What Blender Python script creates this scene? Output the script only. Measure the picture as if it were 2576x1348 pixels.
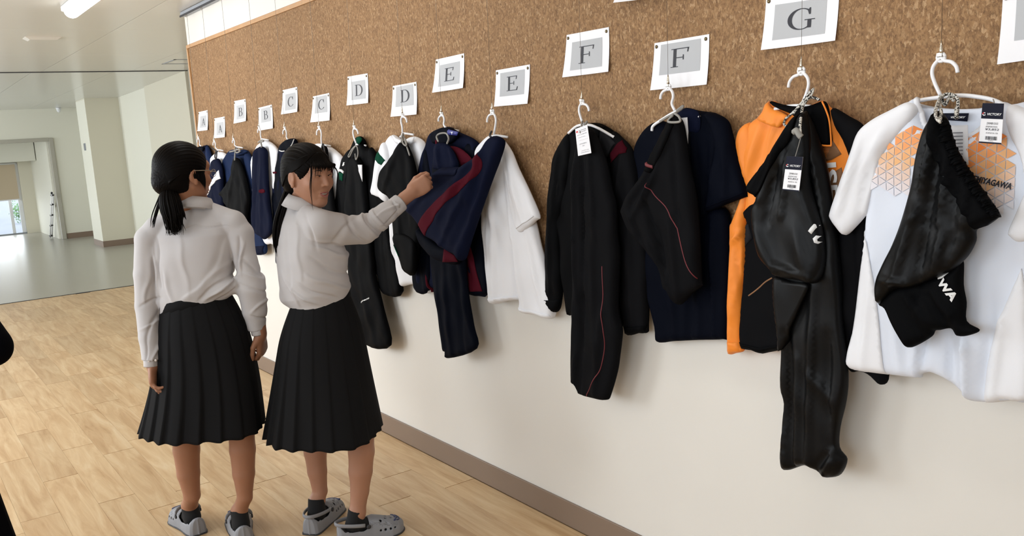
import bpy, bmesh, math, random
import numpy as np
from mathutils import Vector, Matrix
from mathutils.geometry import delaunay_2d_cdt

for o in list(bpy.data.objects):
    bpy.data.objects.remove(o)
SC = bpy.context.scene
COL = SC.collection
random.seed(4)

# ------------------------------------------------------------------ camera
FPX = 2202.9
PITCH, ROLL, YAW = (math.radians(a) for a in (-8.92, -3.523, 35.62))
CAM = np.array([-1.99, 0.0, 1.52])
_f = np.array([math.sin(YAW)*math.cos(PITCH), math.cos(YAW)*math.cos(PITCH), math.sin(PITCH)])
_r = np.array([math.cos(YAW), -math.sin(YAW), 0.0])
_u = np.cross(_r, _f)
CR = math.cos(ROLL)*_r + math.sin(ROLL)*_u
CU = -math.sin(ROLL)*_r + math.cos(ROLL)*_u
CF = _f
HF = np.array([math.sin(YAW), math.cos(YAW), 0.0])      # horizontal forward of the viewer
HR = _r                                                 # horizontal right of the viewer
cam_d = bpy.data.cameras.new('camera')
cam_d.sensor_fit = 'HORIZONTAL'
cam_d.sensor_width = 36.0
cam_d.lens = FPX/2576*36
cam_d.clip_start = 0.05
cam = bpy.data.objects.new('camera', cam_d)
COL.objects.link(cam)
cam.matrix_world = Matrix(((CR[0], CU[0], -CF[0], CAM[0]), (CR[1], CU[1], -CF[1], CAM[1]), (CR[2], CU[2], -CF[2], CAM[2]), (0, 0, 0, 1)))
SC.camera = cam

# ------------------------------------------------------------------ light
SC.view_settings.view_transform = 'Standard'
SC.view_settings.look = 'None'
SC.view_settings.exposure = 0.30
SC.view_settings.gamma = 1.0
SC.view_settings.use_curve_mapping = False
wd = bpy.data.worlds.new('sky'); SC.world = wd
wd.use_nodes = True
wd.node_tree.nodes['Background'].inputs[0].default_value = (0.80, 0.90, 1.0, 1)
wd.node_tree.nodes['Background'].inputs[1].default_value = 2.6
def area_light(name, loc, size, energy, color, direction):
    d = bpy.data.lights.new(name, 'AREA'); d.shape = 'RECTANGLE'
    d.size, d.size_y = size; d.energy = energy; d.color = color
    o = bpy.data.objects.new(name, d); COL.objects.link(o)
    o.location = loc
    o.rotation_euler = Vector(direction).to_track_quat('-Z', 'Z').to_euler()
    return o
WIN = [(-1.6, 0.9), (1.4, 3.9), (4.4, 6.9), (7.4, 9.9), (12.2, 15.0), (15.8, 18.2)]   # window bays in the left wall (y from, y to)
WZ = (0.85, 2.3)
WLX = -4.4
for (ya, yb), en in zip(WIN, (26, 28, 82, 82, 98, 98)):
    area_light('daylight_window', (WLX+0.10, (ya+yb)/2, (WZ[0]+WZ[1])/2), (yb-ya-0.1, WZ[1]-WZ[0]-0.1), en, (0.93, 0.97, 1.0), (1, 0, -0.12))

area_light('daylight_end_window', (-0.3, 20.80, 0.40), (1.4, 0.65), 6, (0.95, 0.98, 1.0), (0.1, -1, -0.05))
# ------------------------------------------------------------------ pixel helpers
def ray(px, py):
    return CF + CR*(px-1288)/FPX - CU*(py-674)/FPX
def wuv(px, py, off=0.06):
    """point of the cork wall (off metres out of it) seen at a photo position, as (u, v) = (-y, z)"""
    v = ray(px, py); t = (-off - CAM[0])/v[0]
    p = CAM + v*t
    return (-p[1], p[2])
def pp(px, py, depth):
    v = ray(px, py); t = depth/(v @ HF)
    return CAM + v*t
def fl(px, py, z=0.0):
    v = ray(px, py); t = (z-CAM[2])/v[2]
    return CAM + v*t
def xpl(px, py, X):
    v = ray(px, py); return CAM + v*((X-CAM[0])/v[0])
def ypl(px, py, Y):
    v = ray(px, py); return CAM + v*(Y/v[1])
def zz(x0, y0, s, pts):
    return [(x0+a/s, y0+b/s) for a, b in pts]

# ------------------------------------------------------------------ materials
def mat(name, color, rough=0.6, metal=0.0, spec=0.5, bump=None, var=None, sheen=0.0, emit=None, sss=0.0, coat=0.0):
    m = bpy.data.materials.new(name); m.use_nodes = True
    nt = m.node_tree; b = nt.nodes['Principled BSDF']
    b.inputs['Base Color'].default_value = (*color, 1)
    b.inputs['Roughness'].default_value = rough
    b.inputs['Metallic'].default_value = metal
    b.inputs['Specular IOR Level'].default_value = spec
    if sheen:
        b.inputs['Sheen Weight'].default_value = sheen
    if coat:
        b.inputs['Coat Weight'].default_value = coat
    if sss:
        b.inputs['Subsurface Weight'].default_value = sss
        b.inputs['Subsurface Radius'].default_value = (0.01, 0.004, 0.002)
    if emit:
        b.inputs['Emission Color'].default_value = (*emit[0], 1); b.inputs['Emission Strength'].default_value = emit[1]
    tc = nt.nodes.new('ShaderNodeTexCoord')
    if var:      # (scale, amount) gentle tone variation
        n = nt.nodes.new('ShaderNodeTexNoise'); n.inputs['Scale'].default_value = var[0]; n.inputs['Detail'].default_value = 3
        nt.links.new(tc.outputs['Object'], n.inputs['Vector'])
        mx = nt.nodes.new('ShaderNodeMix'); mx.data_type = 'RGBA'
        mx.inputs[6].default_value = (*[c*(1-var[1]) for c in color], 1)
        mx.inputs[7].default_value = (*[min(1, c*(1+var[1])) for c in color], 1)
        nt.links.new(n.outputs['Fac'], mx.inputs[0]); nt.links.new(mx.outputs[2], b.inputs['Base Color'])
    if bump:     # (scale, strength, distance)
        n = nt.nodes.new('ShaderNodeTexNoise'); n.inputs['Scale'].default_value = bump[0]; n.inputs['Detail'].default_value = 4
        nt.links.new(tc.outputs['Object'], n.inputs['Vector'])
        bp = nt.nodes.new('ShaderNodeBump'); bp.inputs['Strength'].default_value = bump[1]; bp.inputs['Distance'].default_value = bump[2]
        nt.links.new(n.outputs['Fac'], bp.inputs['Height']); nt.links.new(bp.outputs['Normal'], b.inputs['Normal'])
    return m
def ramp(nt, fac, stops):
    r = nt.nodes.new('ShaderNodeValToRGB'); e = r.color_ramp.elements
    while len(e) < len(stops): e.new(0.5)
    for el, (p, c) in zip(e, stops):
        el.position = p; el.color = (*c, 1)
    nt.links.new(fac, r.inputs[0]); return r.outputs[0]
def cork_mat():
    m = mat('cork', (0.3, 0.16, 0.07), 0.85); nt = m.node_tree; b = nt.nodes['Principled BSDF']
    tc = nt.nodes.new('ShaderNodeTexCoord')
    mp = nt.nodes.new('ShaderNodeMapping'); mp.inputs['Scale'].default_value = (1, 1, 0.62)
    nt.links.new(tc.outputs['Object'], mp.inputs['Vector'])
    v = nt.nodes.new('ShaderNodeTexVoronoi'); v.inputs['Scale'].default_value = 150; v.inputs['Randomness'].default_value = 1
    n0 = nt.nodes.new('ShaderNodeTexNoise'); n0.inputs['Scale'].default_value = 90; n0.inputs['Detail'].default_value = 3
    nt.links.new(mp.outputs[0], n0.inputs['Vector'])
    vm = nt.nodes.new('ShaderNodeMix'); vm.data_type = 'RGBA'; vm.blend_type = 'LINEAR_LIGHT'; vm.inputs[0].default_value = 0.012
    nt.links.new(mp.outputs[0], vm.inputs[6]); nt.links.new(n0.outputs['Color'], vm.inputs[7])
    nt.links.new(vm.outputs[2], v.inputs['Vector'])
    n = nt.nodes.new('ShaderNodeTexNoise'); n.inputs['Scale'].default_value = 210; n.inputs['Detail'].default_value = 5; n.inputs['Roughness'].default_value = 0.7
    nt.links.new(mp.outputs[0], n.inputs['Vector'])
    sep = nt.nodes.new('ShaderNodeSeparateColor'); nt.links.new(v.outputs['Color'], sep.inputs[0])
    c1 = ramp(nt, sep.outputs[0], [(0.0, (0.195, 0.104, 0.045)), (0.45, (0.262, 0.145, 0.064)), (0.85, (0.305, 0.175, 0.080)), (1.0, (0.42, 0.27, 0.145))])
    c2 = ramp(nt, n.outputs['Fac'], [(0.28, (0.42, 0.39, 0.35)), (0.5, (0.95, 0.95, 0.95)), (0.72, (1.2, 1.2, 1.2))])
    mx = nt.nodes.new('ShaderNodeMix'); mx.data_type = 'RGBA'; mx.blend_type = 'MULTIPLY'; mx.inputs[0].default_value = 1
    nt.links.new(c1, mx.inputs[6]); nt.links.new(c2, mx.inputs[7]); nt.links.new(mx.outputs[2], b.inputs['Base Color'])
    bp = nt.nodes.new('ShaderNodeBump'); bp.inputs['Strength'].default_value = 0.5; bp.inputs['Distance'].default_value = 0.002
    nt.links.new(n.outputs['Fac'], bp.inputs['Height']); nt.links.new(bp.outputs['Normal'], b.inputs['Normal'])
    return m
def plank_mat():
    m = mat('wood_plank', (0.6, 0.42, 0.24), 0.42); nt = m.node_tree; b = nt.nodes['Principled BSDF']
    tc = nt.nodes.new('ShaderNodeTexCoord'); oi = nt.nodes.new('ShaderNodeObjectInfo')
    mp = nt.nodes.new('ShaderNodeMapping'); mp.inputs['Scale'].default_value = (1, 0.10, 1)
    nt.links.new(tc.outputs['Object'], mp.inputs['Vector'])
    ad = nt.nodes.new('ShaderNodeMath'); ad.operation = 'MULTIPLY'; ad.inputs[1].default_value = 37
    nt.links.new(oi.outputs['Random'], ad.inputs[0])
    cmb = nt.nodes.new('ShaderNodeCombineXYZ'); nt.links.new(ad.outputs[0], cmb.inputs[0]); nt.links.new(ad.outputs[0], cmb.inputs[1])
    nt.links.new(cmb.outputs[0], mp.inputs['Location'])
    n = nt.nodes.new('ShaderNodeTexNoise'); n.inputs['Scale'].default_value = 22; n.inputs['Detail'].default_value = 6; n.inputs['Roughness'].default_value = 0.6; n.inputs['Distortion'].default_value = 0.8
    nt.links.new(mp.outputs[0], n.inputs['Vector'])
    c1 = ramp(nt, n.outputs['Fac'], [(0.25, (0.42, 0.255, 0.12)), (0.42, (0.53, 0.35, 0.185)), (0.58, (0.62, 0.445, 0.255)), (0.75, (0.69, 0.54, 0.35))])
    c2 = ramp(nt, oi.outputs['Random'], [(0, (0.88, 0.87, 0.86)), (0.5, (0.97, 0.965, 0.96)), (1, (1.05, 1.06, 1.07))])
    mx = nt.nodes.new('ShaderNodeMix'); mx.data_type = 'RGBA'; mx.blend_type = 'MULTIPLY'; mx.inputs[0].default_value = 1
    nt.links.new(c1, mx.inputs[6]); nt.links.new(c2, mx.inputs[7]); nt.links.new(mx.outputs[2], b.inputs['Base Color'])
    return m
def knit_mat(name, color, rough=0.75, sheen=0.15, spec=0.3, scale=700, var=0.12):
    if max(color) < .13: color = tuple(c*(.28 if max(color) < .03 else .55) for c in color); sheen = 0.0; spec = .15 if 'satin' in name else .04; rough = .40 if 'satin' in name else min(.9, rough+.12)
    return mat(name, color, rough, spec=spec, sheen=sheen, bump=(scale, 0.25, 0.0006), var=(9, var))
def hair_mat():
    m = mat('hair', (0.0032, 0.0022, 0.0018), 0.5, spec=0.06); nt = m.node_tree; b = nt.nodes['Principled BSDF']
    return m
def cord_mat():
    m = mat('speckled_cord', (0.5, 0.5, 0.5), 0.8); nt = m.node_tree; b = nt.nodes['Principled BSDF']
    tc = nt.nodes.new('ShaderNodeTexCoord'); w = nt.nodes.new('ShaderNodeTexNoise'); w.inputs['Scale'].default_value = 260; w.inputs['Detail'].default_value = 0
    nt.links.new(tc.outputs['Object'], w.inputs['Vector'])
    c = ramp(nt, w.outputs['Fac'], [(0.44, (0.02, 0.02, 0.02)), (0.5, (0.55, 0.53, 0.48)), (0.7, (0.65, 0.63, 0.58))])
    nt.links.new(c, b.inputs['Base Color']); return m
M = dict(
    wall=mat('painted_wall', (0.685, 0.66, 0.615), 0.55, bump=(60, 0.05, 0.001)),
    far_wall=mat('cream_wall', (0.70, 0.685, 0.585), 0.6),
    pillar=mat('beige_wall', (0.62, 0.585, 0.47), 0.6),
    ceiling=mat('ceiling_panel', (0.66, 0.645, 0.60), 0.24, spec=0.5),
    ceiling_far=mat('ceiling_panel_far', (0.64, 0.63, 0.59), 0.2, spec=0.5),
    base=mat('baseboard_vinyl', (0.205, 0.145, 0.105), 0.45),
    plank=plank_mat(), subfloor=mat('subfloor', (0.50, 0.345, 0.19), 0.6),
    vinyl=mat('grey_vinyl', (0.36, 0.345, 0.295), 0.27, spec=0.5, bump=(3, 0.15, 0.004)),
    cork=cork_mat(), frame=mat('pine_frame', (0.42, 0.23, 0.095), 0.5, var=(30, 0.15)),
    rail=mat('rail_aluminium', (0.30, 0.32, 0.36), 0.4, metal=0.6),
    joint=mat('dark_joint', (0.03, 0.03, 0.035), 0.7),
    metal=mat('nickel_clip', (0.62, 0.58, 0.50), 0.25, metal=1.0), brass=mat('brass_pin', (0.13, 0.10, 0.055), 0.35, metal=0.9),
    wire=mat('steel_wire', (0.17, 0.15, 0.13), 0.4, metal=0.7),
    hanger=mat('white_plastic', (0.78, 0.78, 0.80), 0.35),
    paper=mat('paper', (0.80, 0.80, 0.83), 0.8), grey=mat('paper_grey', (0.44, 0.45, 0.47), 0.8), ink=mat('ink', (0.012, 0.012, 0.02), 0.6),
    black=knit_mat('black_knit', (0.0075, 0.0078, 0.0095), 0.55, 0.10), charcoal=knit_mat('charcoal_knit', (0.016, 0.016, 0.019), 0.6, 0.12),
    blackgloss=knit_mat('black_satin', (0.0085, 0.009, 0.0105), 0.42, 0.12), panel=knit_mat('grey_panel', (0.03, 0.03, 0.034), 0.6, 0.1),
    navy=knit_mat('navy_knit', (0.0085, 0.012, 0.036), 0.65, 0.12), navy2=knit_mat('deep_navy_knit', (0.0055, 0.0085, 0.022), 0.6, 0.12),
    blue=knit_mat('blue_knit', (0.020, 0.037, 0.105), 0.6, 0.2), maroon=knit_mat('maroon_knit', (0.115, 0.010, 0.022), 0.7, 0.12),
    dred=knit_mat('dark_red_mesh', (0.075, 0.006, 0.014), 0.7, 0.1), green=knit_mat('green_knit', (0.006, 0.085, 0.045), 0.65, 0.15),
    white=knit_mat('white_knit', (0.74, 0.745, 0.78), 0.7, 0.1, var=0.02), cool=knit_mat('cool_white_knit', (0.66, 0.70, 0.79), 0.55, 0.1, var=0.02),
    orange=knit_mat('orange_knit', (0.82, 0.235, 0.022), 0.5, 0.1, var=0.05), brown=knit_mat('brown_print', (0.22, 0.105, 0.045), 0.6, 0.1, var=0.3),
    redline=mat('red_piping', (0.13, 0.012, 0.018), 0.6), whiteprint=mat('white_print', (0.72, 0.72, 0.72), 0.5), greytext=mat('grey_print', (0.22, 0.22, 0.25), 0.6),
    tagnavy=mat('tag_navy', (0.006, 0.007, 0.018), 0.6, spec=.15), tagblue=mat('tag_blue', (0.02, 0.03, 0.22), 0.4), gold=mat('cream_print', (0.62, 0.55, 0.32), 0.5), redprint=mat('red_print', (0.6, 0.03, 0.03), 0.5),
    cord=cord_mat(), greycord=mat('grey_cord', (0.26, 0.25, 0.23), 0.8), darkcord=mat('dark_cord', (0.03, 0.03, 0.033), 0.8),
    skin=mat('skin', (0.40, 0.200, 0.125), 0.5, spec=0.4, sss=0.06, var=(14, 0.06)), skin2=mat('skin_tan', (0.325, 0.150, 0.085), 0.5, spec=0.4, sss=0.06, var=(14, 0.06)),
    lip=mat('lip', (0.30, 0.10, 0.085), 0.45), eye=mat('eye_dark', (0.012, 0.008, 0.006), 0.15), teeth=mat('teeth', (0.75, 0.70, 0.62), 0.3), brow=mat('brow', (0.02, 0.013, 0.01), 0.7),
    hair=hair_mat(), shirt=mat('white_cotton', (0.50, 0.48, 0.485), 0.8, bump=(900, 0.15, 0.0005)),
    skirt=mat('charcoal_wool', (0.0085, 0.0085, 0.0092), 0.85, spec=0.1, bump=(500, 0.2, 0.0006)), sock=mat('black_sock', (0.005, 0.005, 0.006), 0.9),
    clog=mat('grey_foam', (0.24, 0.245, 0.265), 0.6), clogmark=mat('navy_mark', (0.015, 0.025, 0.10), 0.5), clogdark=mat('dark_rubber', (0.03, 0.03, 0.035), 0.6),
    button=mat('pearl_button', (0.60, 0.54, 0.50), 0.3), glasses=mat('thin_metal', (0.30, 0.26, 0.20), 0.3, metal=1.0),
    tube=mat('fluorescent_tube', (1, 1, 1), 0.4, emit=((1.0, 0.985, 0.95), 11.0)), fixture=mat('fixture_white', (0.72, 0.73, 0.74), 0.4),
    blind=mat('roller_blind', (0.50, 0.41, 0.29), 0.8), doorframe=mat('door_frame_metal', (0.38, 0.36, 0.30), 0.45), glass=None,
    pave=mat('pavement', (0.30, 0.31, 0.35), 0.9), leaf=mat('leaf', (0.16, 0.32, 0.11), 0.6), stone=mat('stone', (0.36, 0.34, 0.33), 0.9), jersey=knit_mat('black_jersey', (0.0045, 0.005, 0.0095), 0.7, 0.05),
)
def glass_mat():
    m = bpy.data.materials.new('window_glass'); m.use_nodes = True; nt = m.node_tree
    for n in list(nt.nodes):
        if n.type != 'OUTPUT_MATERIAL': nt.nodes.remove(n)
    t = nt.nodes.new('ShaderNodeBsdfTransparent'); g = nt.nodes.new('ShaderNodeBsdfGlossy'); g.inputs['Roughness'].default_value = 0.02
    mx = nt.nodes.new('ShaderNodeMixShader'); mx.inputs[0].default_value = 0.06
    nt.links.new(t.outputs[0], mx.inputs[1]); nt.links.new(g.outputs[0], mx.inputs[2])
    nt.links.new(mx.outputs[0], [n for n in nt.nodes if n.type == 'OUTPUT_MATERIAL'][0].inputs[0])
    return m
M['glass'] = glass_mat()

# ------------------------------------------------------------------ object helpers
def link_mesh(name, verts, faces, m, parent=None, smooth=True):
    me = bpy.data.meshes.new(name)
    me.from_pydata([tuple(map(float, v)) for v in verts], [], [tuple(map(int, f)) for f in faces])
    me.materials.append(M[m] if isinstance(m, str) else m)
    if smooth:
        me.polygons.foreach_set('use_smooth', [True]*len(me.polygons))
    me.update()
    o = bpy.data.objects.new(name, me); COL.objects.link(o)
    if parent: o.parent = parent; o.matrix_parent_inverse = parent.matrix_world.inverted()
    return o
def np_mesh(name, V, Q, m, parent=None):
    me = bpy.data.meshes.new(name)
    me.vertices.add(len(V)); me.vertices.foreach_set('co', np.asarray(V, np.float32).ravel())
    nq = Q.shape[1]
    me.loops.add(Q.size); me.loops.foreach_set('vertex_index', np.asarray(Q, np.int32).ravel())
    me.polygons.add(len(Q)); me.polygons.foreach_set('loop_start', np.arange(0, Q.size, nq, dtype=np.int32))
    me.polygons.foreach_set('use_smooth', np.ones(len(Q), bool))
    me.materials.append(M[m] if isinstance(m, str) else m)
    me.update(calc_edges=True); me.validate()
    o = bpy.data.objects.new(name, me); COL.objects.link(o)
    if parent: o.parent = parent; o.matrix_parent_inverse = parent.matrix_world.inverted()
    return o
def tag(o, label, cat, group=None, kind=None):
    o['label'] = label
    if cat: o['category'] = cat
    if group: o['group'] = group
    if kind: o['kind'] = kind
    return o
def struct(o, label=None, cat=None):
    o['kind'] = 'structure'
    if label: o['label'] = label
    if cat: o['category'] = cat
    return o
def empty(name, loc, label, cat, group=None):
    o = bpy.data.objects.new(name, None); COL.objects.link(o)
    o.location = tuple(map(float, loc)); o.empty_display_size = 0.05
    o.matrix_world = Matrix.Translation(o.location)
    return tag(o, label, cat, group)
def box(name, lo, hi, m, parent=None, bevel=0.0):
    bm = bmesh.new(); bmesh.ops.create_cube(bm, size=1)
    for v in bm.verts:
        v.co = Vector([lo[i] + (v.co[i]+0.5)*(hi[i]-lo[i]) for i in range(3)])
    if bevel:
        bmesh.ops.bevel(bm, geom=bm.edges[:], offset=bevel, segments=2, affect='EDGES', profile=0.5)
    me = bpy.data.meshes.new(name); bm.to_mesh(me); bm.free()
    me.materials.append(M[m] if isinstance(m, str) else m)
    o = bpy.data.objects.new(name, me); COL.objects.link(o)
    if parent: o.parent = parent; o.matrix_parent_inverse = parent.matrix_world.inverted()
    return o
def catmull(P, n=6, closed=False):
    P = [np.asarray(p, float) for p in P]
    if len(P) < 3: return P
    out = []; N = len(P); rng = range(N if closed else N-1)
    for i in rng:
        p1, p2 = P[i], P[(i+1) % N]
        p0 = P[(i-1) % N] if closed or i > 0 else 2*p1-p2
        p3 = P[(i+2) % N] if closed or i+2 < N else 2*p2-p1
        for k in range(n):
            t = k/n
            out.append(0.5*((2*p1)+(-p0+p2)*t+(2*p0-5*p1+4*p2-p3)*t*t+(-p0+3*p1-3*p2+p3)*t**3))
    if not closed: out.append(P[-1])
    return out
def tube_data(P, R, seg=10, flat=1.0, up=None, caps=True):
    P = [np.asarray(p, float) for p in P]; n = len(P)
    R = [R]*n if np.isscalar(R) else list(R)
    V = []; Fc = []
    prev = None
    for i in range(n):
        t = P[min(i+1, n-1)]-P[max(i-1, 0)]; t = t/(np.linalg.norm(t)+1e-12)
        ref = np.asarray(up, float) if up is not None else (prev if prev is not None else (np.array([0, 0, 1.]) if abs(t[2]) < 0.9 else np.array([1., 0, 0])))
        a = ref - t*(ref@t); a /= (np.linalg.norm(a)+1e-12); prev = a
        b = np.cross(t, a)
        for k in range(seg):
            th = 2*math.pi*k/seg
            V.append(P[i]+R[i]*(math.cos(th)*a*flat+math.sin(th)*b))
    for i in range(n-1):
        for k in range(seg):
            Fc.append((i*seg+k, i*seg+(k+1) % seg, (i+1)*seg+(k+1) % seg, (i+1)*seg+k))
    if caps:
        Fc.append(tuple(range(seg-1, -1, -1))); Fc.append(tuple(range((n-1)*seg, n*seg)))
    return V, Fc
def tube(name, P, R, m, parent=None, seg=10, flat=1.0, up=None, caps=True):
    V, Fc = tube_data(P, R, seg, flat, up, caps)
    return link_mesh(name, V, Fc, m, parent)
def multi(name, parts, m, parent=None, smooth=True):
    V = []; Fc = []
    for v, f in parts:
        o = len(V); V += list(v); Fc += [tuple(i+o for i in q) for q in f]
    o = link_mesh(name, V, Fc, m, parent, smooth)
    if len(parts) > 3: o['kind'] = 'stuff'
    return o

# ------------------------------------------------------------------ cloth hung on the wall: outline -> padded, folded cloth with front and back
def uv3(u, v, off): return np.stack([-off, -u, v], -1)
def inside(P, Q):
    x, y = P[:, 0], P[:, 1]; r = np.zeros(len(P), bool)
    for i in range(len(Q)):
        x1, y1 = Q[i]; x2, y2 = Q[i-1]
        c = ((y1 > y) != (y2 > y))
        with np.errstate(divide='ignore', invalid='ignore'):
            r ^= c & (x < (x2-x1)*(y-y1)/(y2-y1+1e-30)+x1)
    return r
def segdist(P, Q):
    d = np.full(len(P), 1e9)
    for i in range(len(Q)):
        a, b = Q[i-1], Q[i]; ab = b-a; L = ab@ab+1e-18
        t = np.clip(((P-a)@ab)/L, 0, 1)
        d = np.minimum(d, np.hypot(*(P-a-t[:, None]*ab).T))
    return d
def resample(Q, sp):
    out = []
    for i in range(len(Q)):
        a, b = Q[i], Q[(i+1) % len(Q)]; n = max(1, int(round(np.linalg.norm(b-a)/sp)))
        for k in range(n): out.append(a+(b-a)*k/n)
    return np.array(out)
def triangulate(Q, sp, rings=()):
    B = resample(Q, sp)
    ext = []; gap = 0.0
    if rings:
        t_ = np.roll(B, -1, 0)-np.roll(B, 1, 0); t_ /= (np.linalg.norm(t_, axis=1)[:, None]+1e-12); nn_ = np.stack([-t_[:, 1], t_[:, 0]], 1)
        A_ = 0.5*np.sum(B[:, 0]*np.roll(B[:, 1], -1)-np.roll(B[:, 0], -1)*B[:, 1])
        if A_ < 0: nn_ = -nn_
        for rr in rings:
            C_ = B+nn_*rr; k_ = inside(C_, B) & (segdist(C_, B) > rr*.9); ext.append(C_[k_])
        gap = rings[-1]
    lo, hi = B.min(0), B.max(0)
    xs = np.arange(lo[0], hi[0], sp); ys = np.arange(lo[1], hi[1], sp*0.87)
    G = np.array([(x+(sp/2 if j % 2 else 0), y) for j, y in enumerate(ys) for x in xs])
    if len(G):
        G = G[inside(G, B)]
        if len(G): G = G[segdist(G, B) > gap+sp*0.55]
    P = np.vstack([B]+[x_ for x_ in ext if len(x_)]+([G] if len(G) else []))
    n = len(B)
    vs, es, fs, *_ = delaunay_2d_cdt([Vector(p) for p in P], [], [list(range(n))], 1, 1e-6)
    V = np.array([tuple(v) for v in vs])
    T = [f if len(f) == 3 else None for f in fs]; T = [tuple(t) for t in T if t]
    # counter-clockwise
    T = np.array(T); a, b, c = V[T[:, 0]], V[T[:, 1]], V[T[:, 2]]
    s = (b[:, 0]-a[:, 0])*(c[:, 1]-a[:, 1])-(b[:, 1]-a[:, 1])*(c[:, 0]-a[:, 0])
    T[s < 0] = T[s < 0][:, ::-1]
    return V, T[np.abs(s) > 1e-12]
def shell(name, V2, T, front, back, m, parent):
    """front/back: offsets from the wall per vertex; closes the rim"""
    n = len(V2)
    V = np.vstack([uv3(V2[:, 0], V2[:, 1], front), uv3(V2[:, 0], V2[:, 1], back)])
    ed = {}
    for t in T:
        for i in range(3):
            e = (t[i], t[(i+1) % 3]); ed[e] = ed.get(e, 0)+1
    rim = [e for e in ed if (e[1], e[0]) not in ed]
    F3 = [tuple(t) for t in T] + [(t[2]+n, t[1]+n, t[0]+n) for t in T]
    for a, b in rim: F3 += [(b, a, a+n), (b, a+n, b+n)]
    return np_mesh(name, V, np.array(F3), m, parent)
class Cloth: pass
def cloth(name, pts, off, th, m, parent=None, folds=(), drape=None, r=0.035, sp=0.011, smooth=True, pxoff=None, wrinkle=0.0021, flow=0.0):
    """pts: outline as photo positions on the plane off metres out of the wall"""
    c = Cloth()
    th = th*0.66; r = r*0.62
    po = off+th*0.6 if pxoff is None else pxoff
    Q = np.array([wuv(*p, po) for p in pts])
    if smooth: Q = np.array(catmull(list(Q), 4, True))
    V, T = triangulate(Q, sp, (.0022, .006, .012) if r > .008 else ())
    rng = random.Random(sum(ord(ch) for ch in name)+len(pts))
    lo, hi = Q.min(0), Q.max(0)
    fs = []
    for (x0, y0, x1, y1, w, amp) in folds:
        a = np.array(wuv(x0, y0, po)); b = np.array(wuv(x1, y1, po)); ww = abs(wuv(x0+w, y0, po)[0]-wuv(x0, y0, po)[0])
        fs.append((a, b, ww*.8, amp*0.00145))
    if drape:
        n, amp, sd = drape; rg = random.Random(sd)
        for k in range(n):
            u0 = lo[0]+(hi[0]-lo[0])*(k+0.5+rg.uniform(-.3, .3))/n; u1 = u0+rg.uniform(-.03, .03)+flow
            v0 = hi[1]-rg.uniform(0.05, 0.3)*(hi[1]-lo[1]); v1 = lo[1]-0.02
            fs.append((np.array([u0, v0]), np.array([u1, v1]), rg.uniform(.009, .022), amp*0.001*rg.choice((-1, 1, 1))*rg.uniform(.6, 1.2)))
    ph = [rng.uniform(0, 6.3) for _ in range(8)]
    def height(P):
        h = np.zeros(len(P))
        for a, b, w, amp in fs:
            ab = b-a; L = np.linalg.norm(ab)+1e-9; d = ab/L
            s = (P-a)@d; q = (P-a)@np.array([-d[1], d[0]])
            t = np.clip(s/L, 0, 1); ends = np.exp(-((s-np.clip(s, 0, L))/(w*1.5))**2)
            q = np.where(q > 0, q*1.9, q); h += amp*np.exp(-(q/w)**2)*ends*(0.35+0.65*np.sin(np.clip(t*1.15+0.05, 0, 1)*math.pi*0.75+0.25))
        u, v = P[:, 0], P[:, 1]
        w = np.sin(u*31+3*np.sin(v*9+ph[0])+ph[1])+0.7*np.sin(u*57+v*23+2*np.sin(v*17+ph[2])+ph[3])+0.6*np.sin(v*41+u*19+2.2*np.sin(u*21+ph[4])+ph[5])
        return h+wrinkle*w
    def front(P):
        d = segdist(P, Q); d = np.where(inside(P, Q), d, 0)
        k = np.clip(d/r, 0, 1); prof = np.sqrt(np.clip(1-(1-k)**2, 0, 1))
        return off+th*0.35+(th*0.65+height(P))*prof+0.002
    f = front(V)
    d = segdist(V, Q); k = np.clip(d/r, 0, 1); prof = np.sqrt(np.clip(1-(1-k)**2, 0, 1))
    back = np.minimum(off+th*0.35-th*0.35*prof, f-0.0025)
    c.obj = shell(name, V, T, f, back, m, parent)
    c.front = front; c.po = po; c.Q = Q
    return c
def overlay(name, pts, c, m, lift=0.0018, parent=None, sp=0.009, smooth=False):
    """a panel, stripe or print sewn onto a cloth: follows its folds"""
    Q = np.array([wuv(*p, c.po) for p in pts])
    if smooth: Q = np.array(catmull(list(Q), 4, True))
    V, T = triangulate(Q, sp)
    f = c.front(V)+lift
    return shell(name, V, T, f, f-0.0015-lift*0.8, m, parent or c.obj)
def ribbon(name, pts, wpx, c, m, lift=0.0015, parent=None):
    """narrow strip along a curve on a cloth"""
    P = [np.array(wuv(*p, c.po)) for p in pts]; P = catmull(P, 8)
    w = abs(wuv(pts[0][0]+wpx, pts[0][1], c.po)[0]-wuv(*pts[0], c.po)[0])/2
    P = np.array(P); off = c.front(P)+lift*0.3
    W = uv3(P[:, 0], P[:, 1], off)
    V, Fc = tube_data(list(W), w, 6)
    return link_mesh(name, V, Fc, m, parent or c.obj)
def text_mesh(s, shear=0.0, bold=0.0):
    cu = bpy.data.curves.new('t', 'FONT'); cu.body = s; cu.shear = shear; cu.offset = bold; cu.resolution_u = 3
    o = bpy.data.objects.new('t', cu); COL.objects.link(o)
    dg = bpy.context.evaluated_depsgraph_get(); dg.update()
    me = bpy.data.meshes.new_from_object(o.evaluated_get(dg))
    V = np.array([tuple(v.co)[:2] for v in me.vertices]); Fc = [tuple(p.vertices) for p in me.polygons]
    bpy.data.objects.remove(o); bpy.data.curves.remove(cu); bpy.data.meshes.remove(me)
    V -= V.min(0); V /= V.max(0)
    return V, Fc
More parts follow.
